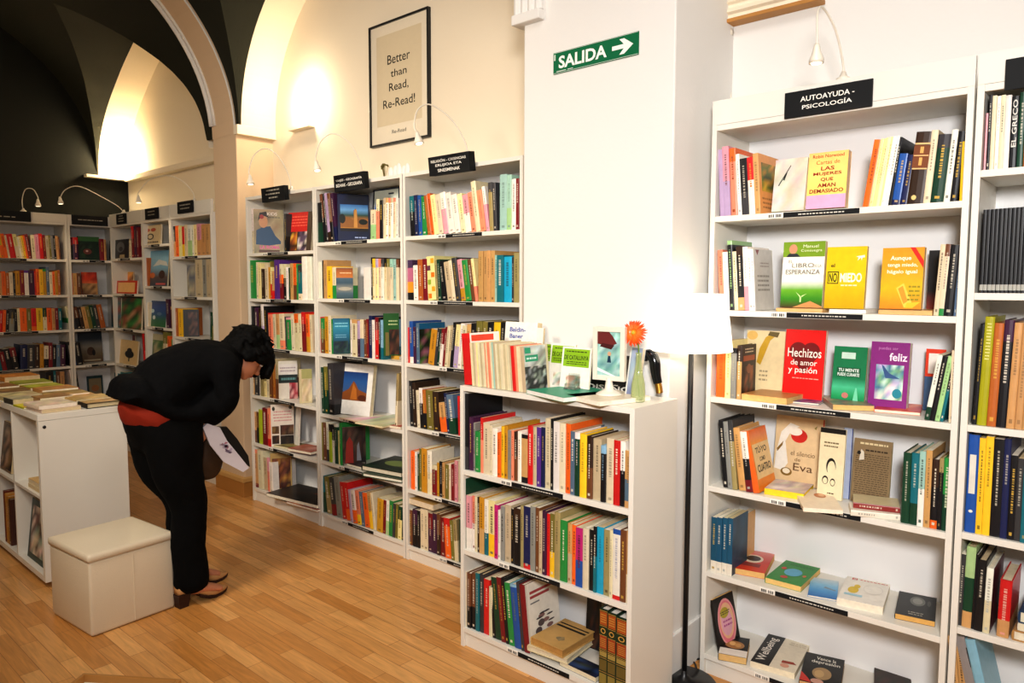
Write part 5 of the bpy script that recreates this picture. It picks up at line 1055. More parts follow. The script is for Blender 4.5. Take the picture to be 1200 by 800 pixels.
MAT['shade'] = ms
m = MB(); m.lathe([(.142, 1.227), (.141, 1.228), (.117, 1.424), (.116, 1.425), (.115, 1.423), (.139, 1.229)], 40, cap=False)
m.f.append([]) if False else None
m.build('lamp_shade', 'shade', o, True)
m = MB()
for k in range(3):
    a = k * 2 * PI / 3; m.tube([(0, 0, 1.36), (.116 * math.cos(a), .116 * math.sin(a), 1.41)], .002, 6)
m.build('shade_carrier', 'black', o)
m = MB(); m.ell((0, 0, 1.335), (.03, .03, .038)); m.build('bulb', MAT['bulb'], o, True)
m = MB(); m.tube(spline([(.0, .1, .012), (-.05, .16, .006), (-.07, .05, .006), (-.13, -.05, .006), (-.16, .02, .006), (-.12, .1, .006), (-.04, .2, .006), (.0, .3, .006)]), .0035, 6); m.build('power_cord', 'black', o, True)
# ------------------------------------------------------------------ things on the short bookcase
TZ = 1.0605; CZ = TZ + .0165
p = at(713, 461, 'z', CZ + .0)
fy = -.36
o = thing('picture_frame', 'white photo frame on a round pedestal foot standing on the cream book', 'picture frame', (-1.404, fy, CZ), .12)
m = MB(); m.lathe([(.045, 0), (.046, .004), (.036, .01), (.016, .02), (.012, .045), (.012, .06)], 28); m.build('foot', 'cream_metal', o, True)
m = MB(); W, H, fw = .122, .185, .017
for a, b in (((-W / 2, -.009, .05), (-W / 2 + fw, .009, .05 + H)), ((W / 2 - fw, -.009, .05), (W / 2, .009, .05 + H)), ((-W / 2 + fw, -.009, .05), (W / 2 - fw, .009, .05 + fw)), ((-W / 2 + fw, -.009, .05 + H - fw), (W / 2 - fw, .009, .05 + H))): m.cbox(a, b, .0015)
m.build('frame', 'cream_metal', o)
m = MB(); m.box((-W / 2 + fw, -.004, .05 + fw), (W / 2 - fw, .008, .05 + H - fw), hx('8ab0a8'))
W2, H2 = W - 2 * fw, H - 2 * fw
art(m, [('g', 0, 0, 1, 1, 5, 8, ['9cc4bc', 'b8d8d0', '6a9c98', '88b4ac']), ('p', [(0, .72), (.5, .66), (.84, .74), (.66, .9), (.5, 1), (0, 1)], '6a2a28'), ('p', [(.1, .66), (.6, .6), (.74, .7), (.2, .74)], '4a1c1c'), ('p', [(.42, .3), (.6, .3), (.56, .46), (.47, .46)], '1c3a50'), ('e', .52, .5, .08, .05, 'c8a080'), ('p', [(.0, .1), (.6, .0), (.8, .0), (.0, .18)], 'd8e8e4')], W2, H2, lambda u, v, q: (u - W2 / 2, -.004 - q, v + .05 + fw))
m.build('photo', 'print', o)
bo = at(752, 469, 'z', TZ); bx, by = -1.306, -.33
o = thing('glass_bottle', 'slim green tinted glass bottle holding an orange flower on the short bookcase', 'bottle', (bx, by, TZ))
m = MB(); m.lathe([(.0, .0), (.021, .0), (.0235, .004), (.024, .03), (.0225, .06), (.014, .1), (.0095, .13), (.0088, .16), (.011, .166), (.009, .166), (.0068, .13), (.0115, .1), (.0195, .06), (.021, .03), (.02, .008), (0, .007)], 28, cap=False); m.build('bottle_body', 'glass', o, True)
m = MB(); m.lathe([(.0, .0075), (.0195, .0078), (.0205, .03), (.019, .058), (.0125, .09), (0, .09)], 20, cap=False); m.build('water', MAT['glass'], o, True)
o = thing('gerbera_flower', 'bright orange gerbera in the glass bottle beside the floor lamp', 'flower', (bx, by, TZ))
hdn = Vector((.15, -.93, .2)).normalized(); hc = at(743, 390, 'y', by - .005) - Vector((bx, by, TZ))
m = MB(); m.tube(spline([(.004, .004, .012), (-.004, .002, .08), (.0, 0, .16), hc * .82 + Vector((.006, .012, 0)), hc - hdn * .01]), .0026, 8); st = noisy('flower_stem', hx('6a8a2c'), hx('557522'), 20, .5); m.build('stem', st, o, True)
qz = hdn.to_track_quat('Z', 'Y').to_matrix()
m = MB()
for ring, (nn, rad, wd, lift) in enumerate(((30, .046, .0062, -.001), (26, .039, .0056, .003), (22, .03, .005, .006))):
    for k in range(nn):
        a = 2 * PI * (k + ring * .5) / nn + random.uniform(-.06, .06); ca, sa = math.cos(a), math.sin(a); rr = rad * random.uniform(.92, 1.06)
        L = [(.008, .4, .0), (.5 * rr, .95, .003), (.85 * rr, .9, .0015), (rr, .25, -.002)]
        vs = []
        for r_, w_, z_ in L:
            for s_ in (-1, 1): vs.append(hc + qz @ Vector((r_ * ca - s_ * wd * w_ * .5 * sa, r_ * sa + s_ * wd * w_ * .5 * ca, z_ + lift)))
        m.add(vs, [(0, 1, 3, 2), (2, 3, 5, 4), (4, 5, 7, 6)], jit(hx(['f04a10', 'f45a14', 'f87020'][ring]), .12))
m.build('petals', 'cover', o)
m = MB(); m.ell(hc + hdn * .004, (.011, .011, .006), hx('e08a1c'), 16, qz); m.ell(hc + hdn * .009, (.006, .006, .004), hx('c0b040'), 12, qz); m.build('flower_centre', 'print', o, True)
bu = at(770, 458, 'z', TZ)
o = thing('black_ornament', 'glossy black curved bulb shaped ornament with brass screw tip beside the bottle', 'ornament', (-1.296, -.225, TZ))
gl, N_, L_, b_ = nmat('glossy_black', .12, hx('101214')); no_ = N_.new('ShaderNodeTexNoise'); no_.inputs['Scale'].default_value = 5; mr_ = N_.new('ShaderNodeMapRange'); mr_.inputs['To Min'].default_value = .1; mr_.inputs['To Max'].default_value = .18; L_.new(no_.outputs['Fac'], mr_.inputs['Value']); L_.new(mr_.outputs['Result'], b_.inputs['Roughness'])
q0 = [at(x, y, 'y', -.225) - o.location for x, y in ((755, 422), (757, 416), (763, 416), (767, 423), (768, 432), (769, 440), (771, 449))]
m = MB(); m.tube(spline([tuple(v) for v in q0], 6), [.012 + .007 * math.sin(min(1, i / 12) * PI / 2) - .004 * max(0, (i - 22) / 14) for i in range(37)], 18); m.build('body', gl, o, True)
q1 = [at(x, y, 'y', -.225) - o.location for x, y in ((771, 449), (772, 453), (772.6, 457), (773, 461))]
q1[-1].z = max(q1[-1].z, .0035)
m = MB(); m.tube([tuple(v) for v in spline([tuple(v) for v in q1], 8)], [.011 + .0009 * (i % 3) - (.006 if i > 22 else 0) for i in range(25)], 16); m.build('brass_tip', 'brass', o, True)
# clear acrylic stand before the lime booklets
o = thing('acrylic_stand', 'small clear acrylic holder before the lime green booklets', 'holder', (-1.585, -.33, TZ + .0165), .1)
m = MB(); m.cbox((-.025, -.02, 0), (.025, .02, .004), .001); m.cbox((-.022, .012, .004), (.022, .016, .055), .001); m.cbox((-.022, -.018, .004), (.022, -.015, .02), .001); m.build('holder_body', 'clear', o)
# ------------------------------------------------------------------ book island, stool, plinth
o = thing('display_island', 'low white book display unit with flat books on top, behind the stool', 'display unit', (0, 0, 0)); T = .03
IX0, IX1, IY0, IY1, IH = -5.62, -3.9, -1.4, -1.01, .84
def prt(n, a, b, mat='laminate', ch=.0015, par=None):
    m = MB(); m.cbox(a, b, ch); return m.build(n, mat, par or o)
prt('end_panel', (IX1 - T, IY0, .03), (IX1, IY1, IH - .031)); prt('end_panel', (IX0, IY0, .03), (IX0 + T, IY1, IH - .031))
prt('top_panel', (IX0, IY0 - .002, IH - .03), (IX1 + .0005, IY1, IH))
prt('bottom_panel', (IX0 + T, IY0, .03), (IX1 - T, IY1, .06)); prt('shelf', (IX0 + T, IY0 + .002, .43), (IX1 - T, IY1, .446))
nd = 4; cw = (IX1 - IX0 - T) / nd
for k in range(1, nd): prt('divider', (IX0 + k * cw, IY0 + .001, .06), (IX0 + k * cw + .016, IY1, IH - .03))
prt('divider', (IX0 + T, -1.21, .06), (IX1 - T, -1.2, IH - .031), 'backboard')
for x_ in (IX0 + .1, IX1 - .1): prt('foot', (x_ - .03, IY0 + .05, 0), (x_ + .03, IY1 - .05, .03), 'black')
m = MB(); m.lathe([(.008, 0), (.007, .002), (0, .002)], 12); sc_ = m.build('screw_cap', 'black', o, True); sc_.rotation_euler = (0, PI / 2, 0); sc_.location = (IX1, IY0 + .025, IH - .06)
isl = []
def ibook(x, y, w, d, t, z, col, label, rz=0.0, cover=None, sf=False, hard=False):
    B = Matrix.Translation((x, y, z)) @ Matrix.Rotation(rz + PI / 2, 4, 'Z')
    isl.append(lay(B, w, d, t, hx(col), label, cover, sf, hard, keep=True, group='books lying on the display unit'))
G = lambda *c: [('g', 0, 0, 1, 1, 4, 4, list(c))]
Z0 = IH + .0008
R_ = 'on the white display unit'
ibook(-3.925, -1.372, .165, .19, .022, Z0, 'd8bfae', 'pinkish white book, lower of the stacked pair at the near left corner of display unit', .04, pg=None) if False else None
ibook(-3.925, -1.375, .17, .2, .018, Z0, 'd4bcaa', 'pinkish white book, lower of the stacked pair on display unit near corner', .04)
ibook(-3.93, -1.385, .165, .19, .018, Z0 + .0185, 'dccab4', 'pinkish white book, upper of the stacked pair on display unit near corner', .07, G('dccab4', 'd8c4b0'))
ibook(-3.915, -1.185, .165, .12, .026, Z0, '1c1a16', 'black and gold edged book at the near right corner of the display unit', .0, G('8a6a34', 'b08a48', 'a07a3c'), hard=True)
ibook(-4.045, -1.19, .175, .16, .03, Z0, 'b89454', 'tan book behind the black gold book on the display unit', .02, G('b89454', 'c8a868', 'a88444'))
ibook(-4.13, -1.395, .17, .15, .008, Z0, 'b4b41c', 'lime yellow booklet at the left edge of the display unit', .05, G('b8c020', 'd8b820', '9aa020'))
ibook(-4.22, -1.3, .15, .13, .024, Z0 + .0085, '8a6034', 'brown and green edged book stacked on the lime yellow booklet', .03, G('a87844', 'b08850', '98703c'))
ibook(-4.23, -1.13, .12, .2, .012, Z0, 'c8a058', 'orange tan book at the right edge of the display unit', -.05, G('c8a058', 'd8a850', 'b89048'))
ibook(-4.31, -1.395, .16, .13, .028, Z0, '4a463c', 'grey edged white topped book on the left edge of the display unit', .06, G('b8b090', 'a8a488', 'c4bc9c'))
ibook(-4.38, -1.22, .2, .17, .02, Z0, 'a88448', 'tan illustrated book mid right on the display unit', -.04, G('b89858', 'a08048', 'c8a868', '8a7038'))
ibook(-4.47, -1.39, .17, .18, .022, Z0, 'c0b488', 'pale khaki book in the fourth row of the display unit', .03, G('c0b488', 'b0a478', 'd0c498'))
ibook(-4.58, -1.19, .18, .17, .026, Z0, 'b07c3c', 'orange brown book in the fourth row of the display unit', .0, G('c08c48', 'b07c3c', 'd09c54'))
ibook(-4.69, -1.39, .18, .19, .02, Z0, '6a5434', 'dark tan book at left in the fifth row of the display unit', -.03, G('8a6c3c', '7a5c34', '9a7c48'))
ibook(-4.79, -1.19, .18, .19, .018, Z0, 'a0781c', 'lime green patterned book in the fifth row of the display unit', .02, G('a8b424', '8a9c20', 'c0c040'))
ibook(-4.92, -1.39, .18, .2, .024, Z0, '8a5a2c', 'reddish tan book at left in the sixth row of the display unit', .04, G('9a6a38', '8a5428', 'a87a44'))
ibook(-5.02, -1.19, .18, .2, .02, Z0, '98a020', 'olive lime book at right in the sixth row of the display unit', -.02, G('9ca828', '88901c'))
ibook(-5.18, -1.39, .17, .2, .022, Z0, '7a5a3c', 'brown book at left in the seventh row of the display unit', .0, G('7a5a3c', '8a6844'))
ibook(-5.26, -1.2, .19, .2, .04, Z0, 'c8822c', 'bright orange book at the far end of the display unit', .03, G('d08a34', 'c07a28'))
ibook(-5.4, -1.39, .17, .2, .03, Z0, '8a6434', 'tan brown book at the far left end of the display unit', .02, G('8a6434', '9a7444'))
def island_face(x, z, w, h, t, col, label, cover, y=-1.36, tilt=.12):
    B = Matrix.Translation((x, y, z)) @ Matrix.Rotation(-tilt, 4, 'X') @ Matrix(((0, 1, 0, 0), (-1, 0, 0, 0), (0, 0, 1, 0), (0, 0, 0, 1)))
    add_book(t, h, w, B, [(0, 1, hx(col))], label, None, 'face', hard=False, art=cover, mk=False, keep=True)
island_face(-4.28, .0605, .26, .3, .014, '1c3428', 'dark green framed ornate book standing in the lower display unit compartment', [('r', .1, .1, .9, .9, 'a89c88'), ('g', .1, .1, .9, .9, 6, 6, ['3a2a24', 'c8b8a0', '6a4a44', '8a9a8a', 'd8ccb8'])])
island_face(-4.7, .4465, .2, .26, .016, '6a4c2c', 'brown picture book standing in the upper display unit compartment', [('g', .1, .05, 1, .95, 4, 6, ['3a2a1c', '8a6a4a', 'b89a78', '241c18'])])
for k, (c, h_) in enumerate((('6a2c20', .28), ('b8843c', .27), ('a07030', .26), ('4a2a20', .25))):
    add_book(.028, h_, .16, Matrix.Translation((-4.62 + .03 * k, -1.385, .0605)), [(0, 1, hx(c))], '%s book from left standing in the lower middle display unit compartment' % nth(k + 1), None, hard=True, keep=True)
lay(Matrix.Translation((-4.16, -1.385, .4465)), .2, .15, .02, hx('cfc3a0'), 'cream book, lower of two flat on the display unit inner shelf', keep=True)
lay(Matrix.Translation((-4.17, -1.38, .467)), .2, .15, .022, hx('d0a860'), 'mustard edged book, upper of two flat on the display unit inner shelf', keep=True)
emit_books(300)
# stool
SX, SY, SZ = .372, .358, .35
o = thing('storage_stool', 'cream leatherette storage cube stool in front of the white display unit', 'stool', (-3.415, -1.27, 0), math.radians(5.5))
m = MB(); m.cbox((-SX / 2, -SY / 2, .002), (SX / 2, SY / 2, SZ - .034), .012); m.build('stool_body', 'stool', o, True)
m = MB()
bm = bmesh.new(); bmesh.ops.create_grid(bm, x_segments=16, y_segments=16, size=.5)
top = [v.co.copy() for v in bm.verts]; bm.free()
m.cbox((-SX / 2 - .006, -SY / 2 - .006, SZ - .036), (SX / 2 + .006, SY / 2 + .006, SZ), .014)
m.build('stool_lid', 'stool', o, True)
m = MB(); m.tube([(SX / 2 + .0005, .0, .01), (SX / 2 + .0005, .0, SZ - .05)], .0016, 6); m.build('seam', 'stool', o)
# wooden plinth box by the pilaster
o = thing('wooden_box', 'low wooden box with paler lid on the floor before the plaster pilaster', 'box', (-4.805, .035, 0))
m = MB(); m.cbox((-.2, -.05, .0), (.2, .155, .1), .003); m.build('box_body', 'wood', o)
m = MB(); m.cbox((-.203, -.054, .101), (.203, .157, .13), .003); m.build('box_lid', noisy('paler_wood', hx('d8b070'), hx('cca060'), 6, .5), o)
# pale tray cut by the bottom edge
o = thing('wooden_tray', 'white topped tray with wooden rim cut off by the bottom frame edge', 'tray', tuple(at(126, 829, 'z', .3)), .62)
m = MB(); m.box((-.14, -.1, 0), (.14, .1, .008), (.8,) * 3); m.build('tray_bottom', 'laminate', o)
m = MB()
for a, b in (((-.15, -.11, -.01), (.15, -.1, .03)), ((-.15, .1, -.01), (.15, .11, .03)), ((-.15, -.1, -.01), (-.14, .1, .03)), ((.14, -.1, -.01), (.15, .1, .03))): m.cbox(a, b, .002)
m.build('rim', 'wood', o)
m = MB()
for x in (-.13, .13):
    for y in (-.09, .09): m.box((x - .01, y - .01, -.3), (x + .01, y + .01, -.01), (.8,) * 3)
m.build('tray_legs', 'wood', o)
# ------------------------------------------------------------------ the woman
def remesh(mbs, name, mat, parent, vox=.011, smooth=4, disp=None):
    """weld overlapping closed lofts into one continuous surface"""
    o = mbs.build('raw', mat)
    md = o.modifiers.new('r', 'REMESH'); md.mode = 'VOXEL'; md.voxel_size = vox; md.use_smooth_shade = True
    s = o.modifiers.new('s', 'SMOOTH'); s.iterations = smooth; s.factor = .5
    if disp:
        tx = bpy.data.textures.new('folds', 'CLOUDS'); tx.noise_scale = disp[1]
        d = o.modifiers.new('d', 'DISPLACE'); d.texture = tx; d.strength = disp[0]; d.mid_level = .5; d.texture_coords = 'GLOBAL'
    bpy.context.view_layer.update()
    dg = bpy.context.evaluated_depsgraph_get()
    me = bpy.data.meshes.new_from_object(o.evaluated_get(dg))
    old = o.data; bpy.data.objects.remove(o); bpy.data.meshes.remove(old)
    me.name = name; me.materials.clear(); me.materials.append(MAT[mat] if isinstance(mat, str) else mat)
    me.polygons.foreach_set('use_smooth', [True] * len(me.polygons))
    q = bpy.data.objects.new(name, me); COL.objects.link(q)
    if parent: q.parent = parent
    return q
def loft(mb, pts, n=20):
    """pts: (x, y, z, rx, ry) rings; rx across the body, ry in the bending plane; closed domes at both ends"""
    P = [Vector(p[:3]) for p in pts]; R = []
    m = len(pts)
    fine = spline([tuple(p) for p in P], 5)
    rad = spline([(p[3], p[4], 0) for p in pts], 5)
    prev = None; rings = []
    for i, c in enumerate(fine):
        t = (fine[min(i + 1, len(fine) - 1)] - fine[max(i - 1, 0)]).normalized()
        ax = Vector((1, 0, 0)); ax = (ax - t * ax.dot(t))
        ax = ax.normalized() if ax.length > .2 else prev
        prev = ax; up = t.cross(ax)
        rings.append([c + ax * rad[i].x * math.cos(2 * PI * k / n) + up * rad[i].y * math.sin(2 * PI * k / n) for k in range(n)])
    # domes
    def dome(c, t, ring, s):
        out = []
        for f in (.5, .8, .96):
            w = math.sqrt(1 - f * f); h = (ring[0] - c).length * .8
            out.append([c + (q - c) * w + t * s * f * min(h, (ring[n // 4] - c).length) * .9 for q in ring])
        return out
    t0 = (fine[1] - fine[0]).normalized(); t1 = (fine[-1] - fine[-2]).normalized()
    rings = dome(fine[0], t0, rings[0], -1)[::-1] + rings + dome(fine[-1], t1, rings[-1], 1)
    vs = [q for r in rings for q in r]; fs = []
    for i in range(len(rings) - 1):
        for k in range(n): fs.append((i * n + k, i * n + (k + 1) % n, (i + 1) * n + (k + 1) % n, (i + 1) * n + k))
    fs += [tuple(range(n))[::-1], tuple(range((len(rings) - 1) * n, len(rings) * n))]
    mb.add(vs, fs, (.8,) * 3)
MAT['skin'] = noisy('skin', hx('c98a68'), hx('bd7c5c'), 14, .5, .35)
MAT['knit'] = noisy('black_knit', hx('070708'), hx('0d0d0e'), 60, .9, .08, 3, .35, bscale=400)
MAT['trouser'] = noisy('black_trouser_cloth', hx('080808'), hx('0d0d0d'), 30, .9, .08, 3, .2, bscale=300)
MAT['blouse'] = noisy('rust_red_cloth', hx('8a2812'), hx('7a2210'), 12, .8, .2, 3, .2)
MAT['hair'] = noisy('black_hair', hx('030303'), hx('080605'), 80, .7, .1, 4, .6, bscale=220)
MAT['suede'] = noisy('tan_suede', hx('c89a68'), hx('b88a58'), 30, .7, .2, 3, .15)
MAT['darkwood'] = noisy('stacked_heel', hx('3a1c14'), hx('2a140f'), 20, .5)
MAT['eye'] = noisy('eye_white', hx('e8e2d8'), hx('ded8ce'), 5, .3)
PX = -3.315     # mid plane of the body
def pp(px, py, x=PX): return at(px, py, 'x', x)
RX, LX = PX + .1, PX - .1
hip = Vector((PX, -1.12, .87)); sho = Vector((PX, -.86, 1.105))
bodyB, cloT, cloC, blo = MB(), MB(), MB(), MB()
# trousers: seat and two wide legs
def leg(mb, sx, ky, ay, az, g=0.0, lo=.1):
    x = PX + sx
    pts = [(PX + sx * .8, -1.065, .86, .105 + g, .14 + g), (PX + sx * .95, -1.06, .74, .1 + g, .125 + g), (x, -1.05, .62, .085 + g, .105 + g), (x, ky, .46, .07 + g, .082 + g), (x, (ky + ay) / 2 - .01, .3, .066 + g, .076 + g), (x, ay, lo + .05, .066 + g, .076 + g), (x, ay, lo, .068 + g, .078 + g)]
    loft(mb, pts)
leg(cloT, .085, -1.005, -1.005, .1); leg(cloT, -.085, -.965, -.93, .1)
loft(cloT, [(PX, -1.095, .8, .15, .12), (PX, -1.095, .88, .165, .142), (PX, -1.04, .955, .15, .13)])
# blouse: shows below the knit at the back and hip
loft(blo, [(PX, -1.112, .89, .172, .146), (PX, -1.085, .92, .168, .142), (PX, -1.06, .94, .15, .12)])
# cardigan: back, flared hem, sleeves
loft(cloC, [(PX, -1.12, .965, .182, .105), (PX, -1.06, 1.005, .178, .135), (PX, -.98, 1.055, .175, .125), (PX, -.88, 1.085, .18, .115), (PX, -.8, 1.09, .15, .095), (PX, -.755, 1.085, .085, .075)])
loft(cloC, [(PX, -1.17, 1.0, .165, .04), (PX, -1.225, .985, .155, .026), (PX, -1.262, .972, .14, .014)])
loft(cloC, [(PX, -1.045, .885, .188, .03), (PX, -.97, .885, .192, .075), (PX, -.88, .93, .185, .1)])
fl = [at(x, y, 'x', -3.14) for x, y in ((172, 466), (192, 484), (212, 494), (236, 492))]
loft(cloC, [(PX, q.y, q.z + .028, r_, .062) for q, r_ in zip(fl, (.175, .19, .195, .18))])
def arm(mb, sx, g=0.0, hand=False):
    s = 1 if sx > 0 else -1
    S = (PX + sx, -.86, 1.09); E = (PX + sx + .045 * s, -.77, .865); W = (PX + sx - .03 * s, -.88, .775)
    E = tuple(at(270, 472, 'x', -3.1)); E = (PX + sx + .04 * s, E[1], E[2]); W = tuple(at(250, 492, 'x', -3.2)); W = (PX + sx - .07 * s, W[1], W[2])
    loft(mb, [(S[0] - .04 * s, S[1], S[2], .07 + g, .075 + g), (S[0], S[1] + .005, S[2] - .02, .064 + g, .07 + g), ((S[0] + E[0]) / 2, (S[1] + E[1]) / 2 - .0, (S[2] + E[2]) / 2, .053 + g, .058 + g), (E[0], E[1], E[2] + .015, .047 + g, .05 + g)], 16)
    loft(mb, [(E[0], E[1], E[2] + .015, .047 + g, .05 + g), ((E[0] + W[0]) / 2, (E[1] + W[1]) / 2, (E[2] + W[2]) / 2, .042 + g, .044 + g), (W[0], W[1], W[2], .034 + g, .036 + g)], 16)
    return Vector(S), Vector(E), Vector(W)
S1, E1_, W1_ = arm(cloC, .165, .0); S2, E2_, W2_ = arm(cloC, -.165, .0)
# body beneath: torso, limbs, neck, head, hands as one skin
leg(bodyB, .085, -1.0, -1.0, .1, -.026, .1); leg(bodyB, -.085, -.96, -.925, .1, -.026, .1)
for sx, ay in ((.085, -1.0), (-.085, -.925)):
    loft(bodyB, [(PX + sx, ay - .005, .16, .033, .036), (PX + sx, ay - .01, .1, .03, .034), (PX + sx, ay - .005, .078, .03, .036), (PX + sx, ay + .06, .058, .032, .022), (PX + sx, ay + .12, .036, .034, .016)], 14)
loft(bodyB, [(PX, -1.08, .84, .125, .1), (PX, -1.03, .94, .125, .1), (PX, -.97, 1.045, .14, .1), (PX, -.87, 1.08, .15, .095), (PX, -.79, 1.085, .1, .07)])
arm(bodyB, .165, -.014); arm(bodyB, -.165, -.014)
HC = pp(289, 416); HC.x = PX + .005
neck = Vector((PX, -.79, 1.09))
fd = Vector((.14, .62, -.77)).normalized()     # where the face looks: forward and down
crown = Vector((0, .78, .62)).normalized(); crown = (crown - fd * crown.dot(fd)).normalized(); side = crown.cross(fd).normalized()
loft(bodyB, [(PX, -.83, 1.095, .07, .065), (PX, -.775, 1.1, .052, .056), tuple(HC - crown * .06 - fd * .01) + (.05, .056)], 16)
HM = Matrix((side, fd, crown)).transposed()
def hp(a, b, c): return HC + HM @ Vector((a, b, c))
bodyB.ell(HC + crown * .018 - fd * .012, (.073, .092, .088), seg=24, M=HM)
bodyB.ell(hp(0, .028, -.042), (.056, .062, .06), seg=20, M=HM)      # jaw and cheeks
bodyB.ell(hp(0, .062, -.082), (.024, .022, .018), seg=14, M=HM)      # chin
bodyB.ell(hp(0, .094, -.022), (.012, .02, .016), seg=12, M=HM)       # nose tip
bodyB.ell(hp(0, .085, .004), (.009, .014, .03), seg=12, M=HM)        # bridge
bodyB.ell(hp(0, .078, .03), (.045, .012, .012), seg=14, M=HM)        # brow
bodyB.ell(hp(0, .08, -.054), (.022, .012, .006), seg=12, M=HM); bodyB.ell(hp(0, .078, -.064), (.019, .012, .006), seg=12, M=HM)
for s in (-1, 1): bodyB.ell(hp(.074 * s, -.005, -.012), (.01, .02, .03), seg=14, M=HM)
def hand(mb, W, d, palm_n, th):
    """palm, four unequal curled fingers and a thumb from the palm's side"""
    d = d.normalized(); n = (palm_n - d * palm_n.dot(d)).normalized(); s = d.cross(n)
    mb.tube([W - d * .02, W + d * .01, W + d * .045, W + d * .08, W + d * .088], [(.02, .016), (.026, .015), (.038, .014), (.038, .012), (.03, .008)], 14) if False else None
    fr = Matrix((s, d, n)).transposed()
    mb.ell(W + d * .042, (.037, .05, .015), seg=18, M=fr)
    for k, L in enumerate((.066, .074, .069, .054)):
        b = W + d * .078 + s * (-.0275 + .0185 * k) ; a = .25
        pts = [b - d * .02]; p = b.copy()
        for seg, bend in ((.45, .35), (.32, .75), (.23, .6)):
            a += bend; p = p + (d * math.cos(a) + n * math.sin(a)) * L * seg; pts.append(p.copy())
        mb.tube([pts[0], b] + pts[1:], [.0085, .0085, .008, .0074, .006], 10)
    b = W + d * .03 + s * th * .03
    mb.tube([b, b + s * th * .026 + d * .02 + n * .008, b + s * th * .032 + d * .046 + n * .022, b + s * th * .022 + d * .064 + n * .034], [.012, .011, .0095, .007], 10)
hd = (W1_ - E1_).normalized()
hand(bodyB, W1_ + hd * .012, Vector((-.25, -.55, -.8)), Vector((-.8, .45, -.1)), -1)
hand(bodyB, W2_ + (W2_ - E2_).normalized() * .012, Vector((.3, -.3, -.9)), Vector((.8, .4, 0)), 1)
woman = remesh(bodyB, 'person', 'skin', None, .0065, 3)
tag(woman, 'person in black cardigan and trousers bending forward over a bag beside the display unit', 'person')
remesh(cloT, 'trousers', 'trouser', woman, .011, 5, (.012, .09))
remesh(blo, 'blouse', 'blouse', woman, .011, 4, (.008, .06))
remesh(cloC, 'cardigan', 'knit', woman, .011, 4, (.014, .07))
# eyes, brows, lips on the face
m = MB()
for s in (-1, 1): m.ell(hp(.03 * s, .076, .008), (.0125, .009, .008), seg=14, M=HM)
m.build('eyes', 'eye', woman, True)
m = MB()
for s in (-1, 1):
    m.ell(hp(.03 * s, .0845, .008), (.006, .003, .006), seg=12, M=HM); m.tube([hp(.015 * s, .089, .03), hp(.03 * s, .087, .034), hp(.046 * s, .078, .03)], .003, 8)
m.build('brows', 'hair', woman, True)
m = MB(); m.ell(hp(0, .089, -.059), (.02, .005, .006), seg=12, M=HM); m.build('lips', noisy('lips', hx('a8584c'), hx('9c4e44'), 10, .4), woman, True)
# short wavy hair
hb = MB(); rnd = random.Random(4)
hb.ell(HC + crown * .032 - fd * .03, (.088, .098, .092), seg=24, M=HM)
hb.ell(hp(0, -.06, -.02), (.08, .06, .075), seg=20, M=HM)
for k in range(150):
    a = rnd.uniform(0, 2 * PI); b = rnd.uniform(-.55, 1.45)
    v = Vector((math.cos(a) * math.cos(b), math.sin(a) * math.cos(b), math.sin(b)))
    if v.y > .35 and v.z < .52: continue
    p = HC + crown * .03 - fd * .026 + HM @ Vector((v.x * .092, v.y * .1, v.z * .098))
    hb.ell(p, (rnd.uniform(.011, .02),) * 3, seg=8)
    if v.z < .35 or rnd.random() < .3:
        q = [p]; dv = (HM @ v) * .35 + Vector((0, .1, -.6)) * rnd.uniform(.5, 1)
        for j in range(3): q.append(q[-1] + (dv.normalized() + Vector((rnd.uniform(-.6, .6), rnd.uniform(-.6, .6), 0))).normalized() * rnd.uniform(.012, .02))
        hb.tube(q, [.008, .008, .0065, .004], 7)
for k in range(60):      # long fringe falling forward over the brow and the side of the face
    sx_ = rnd.uniform(-.078, .085); p = hp(sx_, .035 + rnd.uniform(-.03, .02), .085); q = [p]
    for j in range(6):
        q.append(q[-1] + (HM @ Vector((rnd.uniform(-.25, .25) + (.25 if sx_ > .03 else 0), .62 - .12 * j, -.45 - .1 * j))).normalized() * .02 + Vector((0, .004, -.006)))
    hb.tube(q, [.011, .012, .011, .01, .008, .006, .004], 7)
for s_ in (-1, 1):
    hb.ell(hp(.07 * s_, .03, .03), (.024, .055, .045), seg=14, M=HM); hb.ell(hp(.074 * s_, -.012, -.012), (.02, .036, .04), seg=14, M=HM)
hb.ell(hp(0, .075, .065), (.07, .03, .035), seg=14, M=HM)
hb.ell(hp(0, -.095, .01), (.06, .03, .05), seg=14, M=HM)
remesh(hb, 'hair', 'hair', woman, .0065, 1, (.012, .02))
